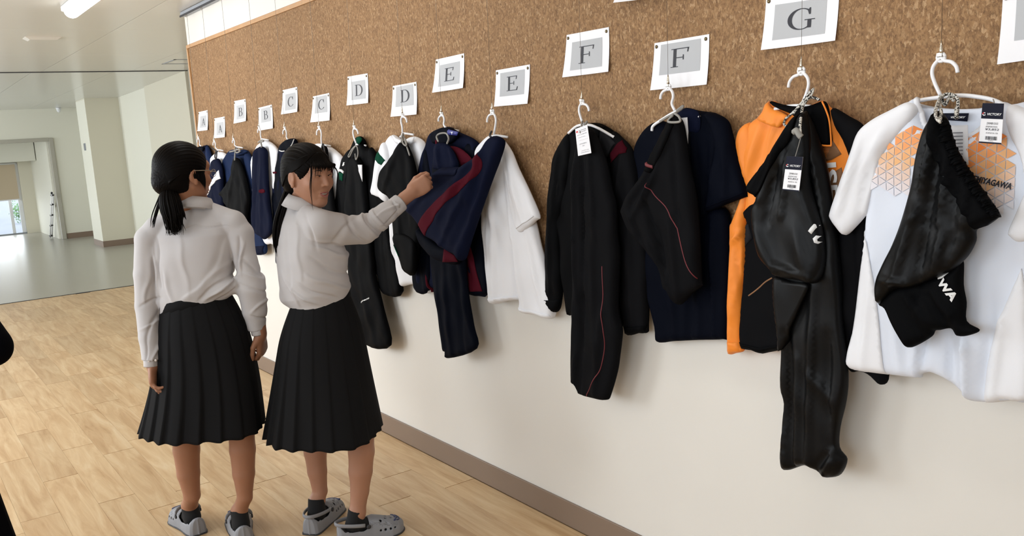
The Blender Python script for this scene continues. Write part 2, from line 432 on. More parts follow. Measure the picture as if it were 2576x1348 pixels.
def text_on(name, s, p0, p1, hpx, surf, m, parent, shear=0.0, bold=0.0, lift=0.0028, po=None):
    """lettering along p0->p1 on a cloth (or a flat offset)"""
    V, Fc = text_mesh(s, shear, bold)
    po = surf.po if isinstance(surf, Cloth) else surf
    a = np.array(wuv(*p0, po)); b = np.array(wuv(*p1, po)); d = b-a; n = np.array([-d[1], d[0]])/np.linalg.norm(d)
    h = hpx if hpx < 1 else abs(wuv(p0[0], p0[1]+hpx, po)[1]-a[1])
    P = a+V[:, :1]*d+V[:, 1:]*n*h
    off = surf.front(P)+lift if isinstance(surf, Cloth) else np.full(len(P), surf+lift)
    W = uv3(P[:, 0], P[:, 1], off)
    return link_mesh(name, list(W), Fc, m, parent, smooth=False)
# ================================================================== the setting
CZ, CZ2 = 2.50, 2.44          # ceiling heights: near hall, far hall
YS, YJ = 10.80, 11.35         # floor joint, ceiling step
YB, YE = 18.42, 20.85         # wall with the doorway, end wall behind it
RX0, RX1 = 1.36, 1.64         # right wall of the far hall at YS and at YB
# floors
floor = struct(box('floor', (WLX, -3.2, -0.06), (1.62, YS, -0.004), 'subfloor'), 'warm beige wood plank floor of the near hall')
pm = {}
def plank_mesh(w, l):
    k = (round(w, 3), round(l, 2))
    if k not in pm:
        bm = bmesh.new(); bmesh.ops.create_cube(bm, size=1)
        for v in bm.verts: v.co = Vector((v.co.x*(w-0.0006), v.co.y*(l-0.0006), v.co.z*0.004))
        me = bpy.data.meshes.new('plank'); bm.to_mesh(me); bm.free(); me.materials.append(M['plank']); pm[k] = me
    return pm[k]
PW, PL = 0.152, 0.914
rg = random.Random(8)
rest = []; count = 0
for i in range(-28, 11):
    x = -0.012-PW/2+PW*i
    y = -3.1+rg.uniform(0, PL)-PL*.5
    if i > 0: y = 6.70
    while y < YS-0.02:
        l = min(PL, YS-0.004-y)
        if i > 0 and y < 6.71: l = 0.3+0.5*rg.random()
        y0 = max(y, -3.15); ll = l-(y0-y)
        if ll > 0.05:
            near = (i >= -14 and y > 2.0+.33*max(0, -i-5)) or i > 0
            if near:
                o = bpy.data.objects.new('plank', plank_mesh(PW, round(ll, 2))); COL.objects.link(o)
                o.location = (x, y0+ll/2, -0.002); o.parent = floor; count += 1
            else:
                w_, h_ = PW/2-.0003, ll/2-.0003; cx_, cy_ = x, y0+ll/2
                rest.append(([(cx_+a_*w_, cy_+b_*h_, z_) for z_ in (-.004, 0) for a_, b_ in ((-1,-1),(1,-1),(1,1),(-1,1))], [(4,5,6,7),(0,1,5,4),(1,2,6,5),(2,3,7,6),(3,0,4,7)]))
        y += l
o = multi('plank_field', rest, 'plank', floor, smooth=False); o['kind'] = 'stuff'
struct(box('floor_far', (WLX, YS+0.03, -0.06), (1.9, YE+0.2, 0.0), 'vinyl'), 'glossy grey vinyl floor of the far hall')
struct(box('trim_1', (WLX, YS, -0.05), (1.62, YS+0.03, 0.003), 'joint'), 'dark metal strip where wood floor meets grey vinyl')
# cork wall
wr = struct(box('wall_right', (0.0, -3.2, 0.0), (0.14, 6.65, CZ), 'wall'), 'white painted wall carrying the long cork board')
struct(box('baseboard_right', (-0.008, -3.2, 0.0), (0.0, 6.652, 0.101), 'base', bevel=0.002), 'brown vinyl baseboard under the cork wall')
cb = empty('cork_board', (0, 2, 0.95), 'long cork pin board framed in pine above the white wall', 'pin board')
box('cork_panel', (-0.012, -3.1, 0.97), (-0.001, 6.60, 2.245), 'cork', cb)
box('frame_strip', (-0.022, -3.1, 2.243), (-0.001, 6.622, 2.268), 'frame', cb, 0.003)
box('frame_strip', (-0.022, -3.1, 0.945), (-0.001, 6.622, 0.97), 'frame', cb, 0.003)
box('frame_strip', (-0.022, 6.598, 0.97), (-0.001, 6.622, 2.243), 'frame', cb, 0.003)
pr = empty('picture_rail', (-0.02, 2, 2.47), 'grey aluminium picture rail along the top of the cork wall', 'rail')
box('rail_body', (-0.040, -3.1, 2.466), (-0.001, 6.61, 2.498), 'rail', pr, 0.003)
box('rail_lip', (-0.046, -3.1, 2.462), (-0.040, 6.61, 2.474), 'joint', pr)
# walls out of view but real: left with window bays, behind the camera
wl = struct(box('wall_left', (WLX-0.15, -3.2, 0), (WLX, YE+0.2, WZ[0]), 'wall'), 'white wall below the window row')
struct(box('wall_left_top', (WLX-0.15, -3.2, WZ[1]), (WLX, YE+0.2, CZ), 'wall'))
ed = [-3.2]+[y for w in WIN for y in w]+[YE+0.2]
for k in range(0, len(ed), 2):
    struct(box('wall_left_pier', (WLX-0.15, ed[k], WZ[0]), (WLX, ed[k+1], WZ[1]), 'wall'))
struct(box('wall_behind', (WLX, -3.35, 0), (0.14, -3.2, CZ), 'wall'))
# ceilings: panels with open joints
ce = struct(box('ceiling', (WLX, -3.2, CZ+0.004), (1.9, YJ, CZ+0.12), 'joint'), 'glossy cream ceiling panels of the near hall')
xs = [WLX, -3.15, -2.2, -1.24, -0.262, 0.70, 1.9]; ys = [-3.2, -0.9, 1.4, 3.7, 5.42, 7.63, 9.52, YJ]
for a in range(len(xs)-1):
    for b in range(len(ys)-1):
        if xs[a] > 0 and ys[b+1] < 6: continue
        o = box('ceiling_panel', (xs[a]+0.002, ys[b]+0.0012, CZ), (xs[a+1]-0.002, ys[b+1]-0.0012, CZ+0.004), 'ceiling'); o.parent = ce
cf = struct(box('ceiling_far', (WLX, YJ+0.045, CZ2+0.004), (1.9, YE+0.2, CZ2+0.12), 'joint'), 'glossy cream ceiling panels of the far hall')
xs = [WLX, -2.3, -1.3, -0.36, 0.52, 1.9]
for a in range(len(xs)-1):
    for b, (ya, yb) in enumerate(((YJ+0.045, 14.9), (14.9, YE+0.2))):
        o = box('ceiling_panel', (xs[a]+0.002, ya+0.0012, CZ2), (xs[a+1]-0.002, yb-0.0012, CZ2+0.004), 'ceiling_far'); o.parent = cf
for o in [cf]+list(cf.children):
    for v_ in o.data.vertices: v_.co.z += (CZ-0.004-CZ2)*(1-(v_.co.y-YJ)/(YB-YJ))
struct(box('trim_2', (WLX, YJ, CZ-0.007), (1.5, YJ+0.045, CZ+0.02), 'joint'), 'dark slot across the ceiling')
# far hall: right wall (slightly splayed), pillar, doorway wall
def prism(name, poly, z0, z1, m, parent=None):
    n = len(poly); V = [(x, y, z0) for x, y in poly]+[(x, y, z1) for x, y in poly]
    Fc = [tuple(range(n-1, -1, -1)), tuple(range(n, 2*n))]+[(i, (i+1) % n, (i+1) % n+n, i+n) for i in range(n)]
    return link_mesh(name, V, Fc, m, parent, smooth=False)
rx = lambda y: RX0+(RX1-RX0)*(y-YS)/(YB-YS)
struct(prism('wall_far_right', [(rx(13.75), 13.75), (1.95, 13.75), (1.95, YE), (rx(YB), YE)], 0, CZ, 'far_wall'), 'cream side wall of the far hall')
struct(prism('wall_far_right_near', [(rx(YJ)-0.045, YJ), (1.95, YJ), (1.95, 13.75), (rx(13.75)-0.045, 13.75)], 0, CZ, 'pillar'), 'beige side wall of the far hall beyond the shutter post')
struct(prism('wall_near_right', [(1.52, 6.65), (1.62, 6.65), (1.62, YJ), (1.52, YJ)], 0, CZ, 'pillar'))
struct(prism('wall_return', [(0.14, 6.45), (1.62, 6.45), (1.62, 6.65), (0.14, 6.65)], 0, CZ, 'wall'))
struct(prism('baseboard_far_right', [(rx(13.75)-0.012, 13.75), (rx(13.75), 13.75), (rx(YB), YB), (rx(YB)-0.012, YB)], 0, 0.1, 'base'), 'brown baseboard of the far side wall')
struct(prism('baseboard_far_right_near', [(rx(YJ)-0.057, YJ), (rx(YJ)-0.045, YJ), (rx(13.75)-0.045, 13.75), (rx(13.75)-0.057, 13.75)], 0, 0.1, 'base'))
pl = struct(box('wall_pillar', (1.0, 15.87, 0.1), (1.62, 16.62, CZ), 'pillar'), 'square beige pillar standing out from the far side wall')
box('pillar_lit_side', (0.997, 15.872, 0.1), (1.0, 16.62, CZ2), 'far_wall', pl)  # paler skin over the pillar's lit left face, brightness put into its colour
box('plinth', (0.992, 15.862, 0), (1.62, 16.62, 0.1), 'base', pl)
box('switch_plate', (0.985, 16.25, 1.62), (0.997, 16.36, 1.74), 'rail', pl, 0.002)
wb = struct(box('wall_back', (0.85, YB, 0), (1.9, YB+0.14, CZ2), 'far_wall'), 'greenish cream wall beside the far doorway')
struct(box('wall_back_lintel', (WLX, YB, 1.90), (0.85, YB+0.14, CZ2), 'far_wall'))
struct(box('baseboard_back', (0.86, YB-0.012, 0), (1.6, YB, 0.1), 'base'), 'brown baseboard beside the far doorway')
df = struct(empty('door_1', (0.82, YB, 0), 'grey metal frame of the wide far doorway', 'door'))
box('door_jamb', (0.775, YB-0.03, 0), (0.85, YB+0.16, 1.90), 'doorframe', df, 0.006)
box('door_head', (WLX, YB-0.03, 1.84), (0.775, YB+0.16, 1.905), 'doorframe', df, 0.006)
# end room
struct(box('wall_end_side', (0.745, YB+0.14, 0), (0.9, YE+0.1, CZ2), 'far_wall'), 'sunlit cream side wall behind the doorway')
struct(box('wall_end_column', (0.50, YE, 0), (0.9, YE+0.2, CZ2), 'pillar'), 'beige wall strip right of the end window')
struct(box('wall_end_top', (WLX, YE, 1.49), (0.50, YE+0.2, CZ2), 'pillar'))
struct(box('wall_end_left', (WLX, YE, 0), (-1.2, YE+0.2, 1.49), 'pillar'))
struct(box('wall_end_beam', (WLX, 20.0, 1.50), (0.73, YE, CZ2), 'far_wall'), 'low beam above the end window')
w1 = struct(empty('window_1', (0, YE+0.1, 0), 'tall end window with grey sash behind the doorway', 'window'))
for xa, xb in ((0.42, 0.50), (0.24, 0.30), (-1.2, -1.12)):
    box('sash', (xa, YE+0.05, 0.0), (xb, YE+0.11, 1.49), 'fixture', w1, 0.006)
box('sill', (-1.2, YE+0.03, 0.0), (0.5, YE+0.13, 0.03), 'rail', w1)
box('pane', (-1.12, YE+0.075, 0.03), (0.24, YE+0.081, 1.49), 'glass', w1)
box('pane', (0.30, YE+0.085, 0.03), (0.42, YE+0.091, 1.49), 'glass', w1)
rb = empty('roller_blind', (0, YE, 0.72), 'beige roller blind half lowered over the end window', 'blind')
box('blind_cloth', (-1.1, YE-0.02, 0.735), (0.44, YE-0.014, 1.47), 'blind', rb)
box('bottom_bar', (-1.1, YE-0.026, 0.715), (0.44, YE-0.010, 0.738), 'fixture', rb, 0.003)
tube('roller', [(-1.12, YE-0.03, 1.47), (0.46, YE-0.03, 1.47)], 0.02, 'fixture', rb)
# outside the end window
struct(box('ground_outside', (-8, YE+0.2, -0.2), (6, 45, -0.05), 'pave'), 'grey pavement outside the end window')
st = empty('stone_steps', (-0.3, 27, -0.05), 'grey stone steps seen through the end window', 'steps')
for k in range(5): box('step', (-3.5, 26+0.45*k, -0.05), (0.15, 26.45+0.45*k, 0.13*(k+1)), 'stone', st)
bm = bmesh.new(); rg = random.Random(2)
for k in range(420):
    a, b, c = rg.gauss(0, .10), rg.gauss(0, .1), rg.gauss(0, .11)
    s = 0.035; ax = Vector((rg.gauss(0, 1), rg.gauss(0, 1), rg.gauss(0, 1))).normalized(); bx = ax.orthogonal().normalized()
    p = Vector((0.95+a, 25.2+b, 0.26+c)); vs = [bm.verts.new(p+ax*s), bm.verts.new(p+bx*s*.4), bm.verts.new(p-ax*s), bm.verts.new(p-bx*s*.4)]
    bm.faces.new(vs)
sh = empty('shrub', (0.95, 25.2, -0.05), 'small green shrub outside the end window', 'shrub')
me = bpy.data.meshes.new('foliage'); bm.to_mesh(me); bm.free(); me.materials.append(M['leaf'])
o = bpy.data.objects.new('foliage', me); COL.objects.link(o); o.parent = sh; o.matrix_parent_inverse = sh.matrix_world.inverted(); o['kind'] = 'stuff'
for k in range(4): tube('stem', [(0.95+0.03*k, 25.2, -0.05), (0.9+0.05*k, 25.2, 0.3)], 0.012, 'frame', sh, 6)
# handrail pole leaning on the lit side wall
a = xpl(126, 582, 0.66); b = xpl(136, 487, 0.73)
ld = empty('folded_ladder', (a[0], a[1], 0), 'narrow folded aluminium ladder leaning on the sunlit wall behind the doorway', 'ladder')
dv = np.array([0.020, 0.03, 0])
a = np.array([0.665, a[1], 0.016]); b = np.array([0.705, b[1], b[2]])
tube('rail', [a-dv, b-dv], 0.012, 'hanger', ld, 8); tube('rail', [a+dv, b+dv], 0.012, 'hanger', ld, 8)
for t in (0.04, 0.28, 0.52, 0.76, 0.97):
    q = a+(b-a)*t; tube('rung', [q-dv*1.15-np.array([.004, 0, 0]), q+dv*1.1], 0.017, 'clogdark', ld, 8)
tube('foot_cap', [b-dv, b-dv+(b-a)/np.linalg.norm(b-a)*0.035], 0.018, 'clogdark', ld, 8)
# shutter guide post
q = ypl(480, 190, 11.25)
struct(box('trim_3', (q[0]-0.02, 11.21, 0), (q[0]+0.10, 11.29, CZ), 'doorframe', bevel=0.004), 'grey steel shutter guide post beyond the end of the cork board')
# ceiling things
def lamp_fixture(x, y0, y1, label):
    e = empty('ceiling_light', (x, (y0+y1)/2, CZ), label, 'light', 'fluorescent ceiling lights')
    bx_ = box('housing', (x-0.06, y0, CZ-0.035), (x+0.06, y1, CZ), 'fixture', e, 0.008)
    V, Fc = [], []
    n = 14
    for j, yy in enumerate((y0+0.01, y0+0.03, y1-0.03, y1-0.01)):
        s = 0.75 if j in (0, 3) else 1.0
        for k in range(n+1):
            th = math.pi*k/n
            V.append((x+math.cos(th)*0.048*s, yy, CZ-0.034-math.sin(th)*0.045*s))
    for j in range(3):
        for k in range(n): Fc.append((j*(n+1)+k, j*(n+1)+k+1, (j+1)*(n+1)+k+1, (j+1)*(n+1)+k))
    Fc += [tuple(range(n, -1, -1)), tuple(range(3*(n+1), 4*(n+1)))]
    link_mesh('diffuser', V, Fc, 'tube', e)
    return e
lamp_fixture(-0.775, 5.25, 6.50, 'lit fluorescent ceiling light at the top left')
for (x, y), where in (((-0.775, 2.9), 'above the two people'), ((-0.775, 0.5), 'above the orange jacket end of the wall'), ((-0.775, -1.9), 'behind the camera near the cork wall'), ((-3.0, 5.25), 'near the far windows'), ((-3.0, 2.9), 'near the middle windows'), ((-3.0, 0.5), 'near the windows beside the camera')):
    lamp_fixture(x, y, y+1.25, 'lit fluorescent ceiling light out of the frame '+where)
eb = empty('ceiling_box', (-0.70, 8.2, CZ), 'small cream rectangular box fixed to the ceiling beyond the light', 'ceiling box')
V = [(-0.835, 8.12, CZ), (-0.565, 8.12, CZ), (-0.565, 8.28, CZ), (-0.835, 8.28, CZ), (-0.80, 8.14, CZ-0.022), (-0.60, 8.14, CZ-0.022), (-0.60, 8.26, CZ-0.022), (-0.80, 8.26, CZ-0.022)]
link_mesh('cover', V, [(0, 1, 2, 3), (7, 6, 5, 4), (0, 4, 5, 1), (1, 5, 6, 2), (2, 6, 7, 3), (3, 7, 4, 0)], 'ceiling', eb, smooth=False)
box('label_plate', (-0.79, 8.136, CZ-0.007), (-0.61, 8.141, CZ-0.004), 'fixture', eb)
hx = empty('ceiling_hatch', (1.0, 10.25, CZ), 'square access hatch outline in the ceiling near the cork board end', 'hatch')
for lo, hi in (((0.84, 10.0), (0.862, 10.5)), ((1.32, 10.0), (1.342, 10.5)), ((0.84, 10.0), (1.342, 10.022)), ((0.84, 10.478), (1.342, 10.5))):
    box('hatch_edge', (*lo, CZ-0.004), (*hi, CZ), 'rail', hx)
sd = empty('smoke_detector', (0.98, 18.2, CZ2), 'small white round detector on the far ceiling', 'detector')
V, Fc = tube_data([(0.98, 18.2, CZ2), (0.98, 18.2, CZ2-0.03), (0.98, 18.2, CZ2-0.07), (0.98, 18.2, CZ2-0.085)], [0.04, 0.04, 0.03, 0.012], 18, up=(1, 0, 0))
link_mesh('cover', V, Fc, 'fixture', sd)
tube('base_ring', [(0.98, 18.2, CZ2), (0.98, 18.2, CZ2-0.012)], 0.05, 'hanger', sd, 18, up=(1, 0, 0))
# ================================================================== lettered sheets
def arc_strip(cx, cy, ro, ri, a0, a1, n=22):
    """ring segment between outer (rx, ry, cx offset) and inner ellipse"""
    V = []; Fc = []
    for k in range(n+1):
        t = math.radians(a0+(a1-a0)*k/n)
        V.append((cx+ro[0]*math.cos(t), cy+ro[1]*math.sin(t))); V.append((cx+ri[2]+ri[0]*math.cos(t), cy+ri[1]*math.sin(t)))
    for k in range(n): Fc.append((2*k, 2*k+2, 2*k+3, 2*k+1) if a1 > a0 else (2*k+1, 2*k+3, 2*k+2, 2*k))
    return V, Fc
def P(*pts): return list(pts), [tuple(range(len(pts)))]
def R(x0, y0, x1, y1): return P((x0, y0), (x1, y0), (x1, y1), (x0, y1))
LET = {
 'A': [P((0.02, 0), (0.30, 0), (0.30, .04), (.02, .04)), R(.56, 0, .92, .04), P((.13, .03), (.185, .03), (.49, .90), (.44, 1.0)), P((.67, .03), (.81, .03), (.49, 1.0), (.44, 1.0), (.40, .88)), R(.25, .31, .70, .36)],
 'B': [R(.02, 0, .30, .04), R(.02, .96, .30, 1), R(.12, 0, .26, 1), R(.25, .96, .48, 1), R(.25, .50, .50, .545), R(.25, 0, .50, .04), arc_strip(.46, .765, (.27, .235), (.14, .195, -.01), -90, 90), arc_strip(.47, .27, (.33, .27), (.185, .23, -.01), -90, 90)],
 'C': [arc_strip(.48, .5, (.46, .5), (.33, .46, .02), 52, 318), P((.74, .68), (.80, .68), (.80, .99), (.76, .99), (.70, .86)), P((.80, .22), (.84, .20), (.82, .12), (.76, .11))],
 'D': [R(.02, 0, .30, .04), R(.02, .96, .30, 1), R(.12, 0, .26, 1), R(.25, .96, .45, 1), R(.25, 0, .45, .04), arc_strip(.42, .5, (.50, .5), (.35, .46, -.01), -90, 90)],
 'E': [R(.02, 0, .30, .04), R(.02, .96, .30, 1), R(.12, 0, .26, 1), R(.25, .955, .76, 1), P((.72, .96), (.69, .76), (.75, .76), (.79, 1), (.76, 1)), R(.25, .49, .56, .535), R(.53, .38, .58, .65), R(.25, 0, .80, .045), P((.74, .04), (.80, .25), (.86, .25), (.82, 0), (.78, 0))],
 'F': [R(.02, 0, .36, .04), R(.02, .96, .30, 1), R(.12, 0, .26, 1), R(.25, .955, .80, 1), P((.76, .96), (.74, .76), (.79, .76), (.83, 1), (.80, 1)), R(.25, .48, .58, .525), R(.55, .37, .60, .64)],
 'G': [arc_strip(.48, .5, (.46, .5), (.33, .46, .02), 50, 312), P((.74, .68), (.80, .68), (.80, .99), (.76, .99), (.70, .86)), R(.70, .06, .83, .44), R(.60, .42, .95, .46)],
}
def quad_pt(Q, u, v):      # u to the right, v down
    a = Q[0]+(Q[1]-Q[0])*u; b = Q[3]+(Q[2]-Q[3])*u
    return a+(b-a)*v
def sheet(quad, ch, win, label, curl=0.012, scale=0.60, base=0.013):
    """quad: tl, tr, br, bl photo positions"""
    Q = np.array([wuv(*p, base+0.004) for p in quad])
    lo = Q.mean(0)
    e = empty('letter_sheet', (-base, -lo[0], lo[1]), label, 'sign', 'lettered paper sheets on the cork board')
    def off(u, v):
        return base+0.0015+curl*(v**2)*(0.35+0.65*(2*u-1)**2)+0.25*curl*v*math.sin(3*u+1)
    n = 8; V = []; Fc = []
    for j in range(n+1):
        for i in range(n+1):
            p = quad_pt(Q, i/n, j/n); V.append((-off(i/n, j/n), -p[0], p[1]))
    N = len(V); V += [(x+0.0006, y, z) for x, y, z in V]
    for j in range(n):
        for i in range(n):
            a = j*(n+1)+i; Fc.append((a, a+n+1, a+n+2, a+1)); Fc.append((a+N, a+1+N, a+n+2+N, a+n+1+N))
    link_mesh('paper', V, Fc, 'paper', e)
    u0, u1, v0, v1 = win
    m = 6; V = []; Fc = []
    for j in range(m+1):
        for i in range(m+1):
            u, v = u0+(u1-u0)*i/m, v0+(v1-v0)*j/m; p = quad_pt(Q, u, v); V.append((-off(u, v)-0.0006, -p[0], p[1]))
    for j in range(m):
        for i in range(m):
            a = j*(m+1)+i; Fc.append((a, a+m+1, a+m+2, a+1))
    link_mesh('grey_panel', V, Fc, 'grey', e)
    if ch:
        V = []; Fc = []
        W = np.linalg.norm(Q[1]-Q[0]); H = np.linalg.norm(Q[3]-Q[0])
        hv = (v1-v0)*scale; hu = hv*H/W*1.6
        cu, cv = (u0+u1)/2-hu*0.42, (v0+v1)/2+hv*0.5
        for pv, pf in LET[ch]:
            o = len(V)
            for x, y in pv:
                u, v = cu+x*hu, cv-y*hv; p = quad_pt(Q, u, v); V.append((-off(u, v)-0.0013, -p[0], p[1]))
            Fc += [tuple(i+o for i in f) for f in pf]
        link_mesh('letter', V, Fc, 'ink', e, smooth=False)
    for u, v in ((0.045, 0.085), (0.945, 0.085)):
        p = quad_pt(Q, u, v); b = off(u, v)
        tube('pin', [(-b+0.003, -p[0], p[1]), (-b-0.002, -p[0], p[1]), (-b-0.0035, -p[0], p[1])], [0.0052, 0.0052, 0.0028], 'brass', e, 12, up=(0, 0, 1))
    return e
SHEETS = [
 ([(498.6,282),(521,277),(524.4,327),(500,330)],'A',(.2,.86,.24,.84),'leftmost white sheet, printed A, at the cork board edge'),
 ([(538,298),(564,293),(567.7,344.7),(542,347.7)],'A',(.2,.88,.24,.86),'second white sheet printed A, lower than the first'),
 ([(588,254.5),(616.4,249),(621,304),(592,310.6)],'B',(.2,.87,.22,.85),'higher and left one of the two white sheets printed B'),
 ([(649,271.4),(682.5,263),(689,322.5),(654,328.7)],'B',(.18,.88,.07,.68),'lower and right one of the two white sheets printed B'),
 ([(710,227),(746,218.6),(750.5,281),(711.6,287.7)],'C',(.2,.88,.2,.87),'left one of the two white sheets printed C'),
 ([(786,242.7),(827,233.8),(832,302.6),(785.5,307.6)],'C',(.17,.86,.05,.68),'right one of the two white sheets printed C'),
 ([(873,193),(923,184.5),(929,258.6),(877,265)],'D',(.2,.87,.2,.84),'left one of the two white sheets printed D'),
 ([(986.7,216.6),(1046,205.7),(1051,287.6),(988,293.5)],'D',(.15,.87,.05,.7),'right one of the two white sheets printed D, touched by a clip'),
 ([(1095,150),(1166,134),(1168,221),(1093,233)],'E',(.16,.86,.2,.85),'left one of the two white sheets printed E'),
 ([(1246,177),(1331.5,162),(1330.5,260.5),(1249,268)],'E',(.14,.86,.1,.74),'right one of the two white sheets printed E'),
 ([(1424,88),(1530,68),(1534,180),(1421,194.6)],'F',(.15,.85,.2,.86),'left one of the two white sheets printed F'),
 ([(1645,108.6),(1782.5,85.7),(1781.6,212.4),(1642.5,227)],'F',(.13,.86,.06,.7),'right one of the two white sheets printed F'),
 ([(1926,-7),(2110,-34),(2105,102),(1921,126)],'G',(.14,.85,.17,.84),'large white sheet printed G above the orange jacket'),
]
for q, ch, w, lab in SHEETS: sheet(q, ch, w, lab)
sheet([(1572,-118),(1752,-142),(1750,-20),(1566,8)], None, (.15,.85,.1,.7), 'white sheet cut off by the top edge above the right F sheet', curl=0.035)
sheet([(2522,-20),(2745,-50),(2742,128),(2515,162)], 'G', (.17,.85,.1,.7), 'white sheet cut off by the right edge beside the last hanger')

# ================================================================== hangers, clips, wires
HOFF = 0.062
def hanger(ring, neck, side, label, letter, arms=(0.075, 0.055), drop=0.032, armpx=None, clip_rot=0.0):
    a = np.array(wuv(*ring, HOFF)); b = np.array(wuv(*neck, HOFF))
    e = empty('coat_hanger', (-HOFF, -b[0], b[1]), label, 'hanger', 'white plastic hangers')
    L = np.linalg.norm(b-a); s = side; k = L/0.073
    g = lambda x, y: (-HOFF, -(a[0]+x*k), a[1]+y*k)
    loop = [g(0.008*math.cos(t), 0.002+0.008*math.sin(t)) for t in np.linspace(0, 2*math.pi, 15)]
    tube('hook', [np.array(p) for p in catmull([g(s*.034, -.031), g(s*.031, -.019), g(s*.021, -.009), g(s*.007, -.005), g(0, .001), g(-s*.008, -.005), g(-s*.016, -.015), g(-s*.018, -.029), g(-s*.012, -.048), (-HOFF, -b[0], b[1])], 5)], 0.0042, 'hanger', e, 10)
    tube('ring', loop, 0.0036, 'hanger', e, 8)
    if armpx:
        P0 = [np.array(wuv(*p, HOFF)) for p in armpx]
        bar = [np.array([-HOFF, -p[0], p[1]]) for p in catmull(P0, 8)]
    else:
        bar = [np.array([-HOFF+.028*min(1, abs(x)/.06), -(b[0]+x), b[1]-.004-drop*(abs(x)/0.13)**1.4]) for x in np.linspace(-arms[0], arms[1], 21)]
    tube('shoulder_bar', bar, 0.0046, 'hanger', e, 10)
    # wire and clip
    top = a+np.array([0, 0.034])
    w = empty('hanging_wire', (-HOFF, -a[0], a[1]), 'thin picture wire with metal clip above '+label.split(' holding ')[0].replace('white plastic hanger', 'the hanger'), 'wire', 'picture wires on the rail')
    du = random.Random(int(ring[0])).uniform(-.008, .008)
    tube('wire', [(-0.043, -(a[0]+du*0.3), 2.464), (-0.046, -(a[0]+du), 2.2), (-HOFF, -a[0], top[1])], 0.00036-a[0]*.00009, 'wire', w, 6)
    tube('rail_hook', [(-0.043, -(a[0]+du*0.3)+0.004, 2.464), (-0.05, -(a[0]+du*0.3)+0.008, 2.452), (-0.05, -(a[0]+du*0.3), 2.44), (-0.045, -(a[0]+du*0.3)-0.006, 2.447)], 0.0022, 'metal', w, 6)
    c = tube('clip', [(-HOFF, -a[0], top[1]+0.004), (-HOFF, -a[0], top[1]-0.006), (-HOFF-.002, -a[0]-0.001, top[1]-0.016), (-HOFF-.002, -a[0]-0.002, top[1]-0.024)], [0.0014, 0.0028, 0.0042, 0.0042], 'metal', w, 10, up=(1, 0, 0))
    box('clip_jaw', (-HOFF-0.006, -a[0]-0.004, top[1]-0.030), (-HOFF+0.004, -a[0]+0.008, top[1]-0.022), 'metal', c, 0.001)
    tube('clip_hook', [(-HOFF, -a[0]+0.004, top[1]-0.026), (-HOFF-.003, -a[0], top[1]-0.036), (-HOFF, -a[0]-0.004, top[1]-0.028)], 0.0016, 'metal', c, 6)
    return e
HG = {}
for key, ring, neck, side, kw in (
 ('A1',(499,347),(506,368),-1,{}), ('A2',(539,354.5),(546,375),-1,{}), ('B1',(587.6,350),(594,368),-1,{}), ('B2',(652,322),(657,348),-1,{}),
 ('C1',(716.6,323),(725,353),-1,{}), ('C2',(803,322),(809,362),-1,{}), ('D1',(891.6,321),(896,361),1,{}), ('D2',(1013,291),(1012.5,333),1,{}),
 ('E1',(1111.5,288),(1122.6,323),-1,{}), ('E2',(1238.6,283),(1242.6,338),-1,{}), ('F1',(1464.6,258),(1466.7,312),1,dict(armpx=[(1430,335),(1452,317),(1480,314),(1504,322),(1545,345)])),
 ('F2',(1681.5,220.7),(1698,279),-1,dict(armpx=[(1640,329),(1644,316),(1670,298),(1698,282),(1716,281),(1760,294)])),
 ('G',(2016,181),(2016,266),-1,dict(armpx=[(1949,274),(1980,268),(2016,266),(2062,271)])),
 ('H',(2367.5,147),(2366,240),1,dict(armpx=[(2250,280),(2302,256),(2362,245),(2410,240),(2455,243),(2505,254),(2560,285)])),
):
    cols = {'A1':'the dark blue jacket under the leftmost A','A2':'the white shirt under the second A','B1':'the blue jacket under the first B','B2':'the white shirt under the second B','C1':'the navy jacket under the first C','C2':'the white shirt under the second C','D1':'the black jacket under the first D','D2':'the white green-striped shirt under D','E1':'the navy maroon-lined jacket under E','E2':'the plain white T-shirt under E','F1':'the charcoal jacket under the first F','F2':'the navy T-shirt under the second F','G':'the orange jacket under G','H':'the white orange-printed T-shirt'}[key]
    HG[key] = hanger(ring, neck, side, 'white plastic hanger holding '+cols, key, **kw)
for w in [o for o in COL.objects if o.name.startswith('hanging_wire')]:
    pass
for key, w in zip(HG, [o for o in COL.objects if o.name.startswith('hanging_wire')]):
    w['label'] = 'thin wire and clip above the hanger of '+HG[key]['label'].split(' holding ')[1]
def cord(name, pts, r, m, parent, off=0.10, seg=7, deep=()):
    Pp = []
    for i, p in enumerate(pts):
        o = off[i] if hasattr(off, '__len__') else off
        u, v = wuv(*p, o); Pp.append(np.array([-o, -u, v]))
    return tube(name, catmull(Pp, 6), r, m, parent, seg)
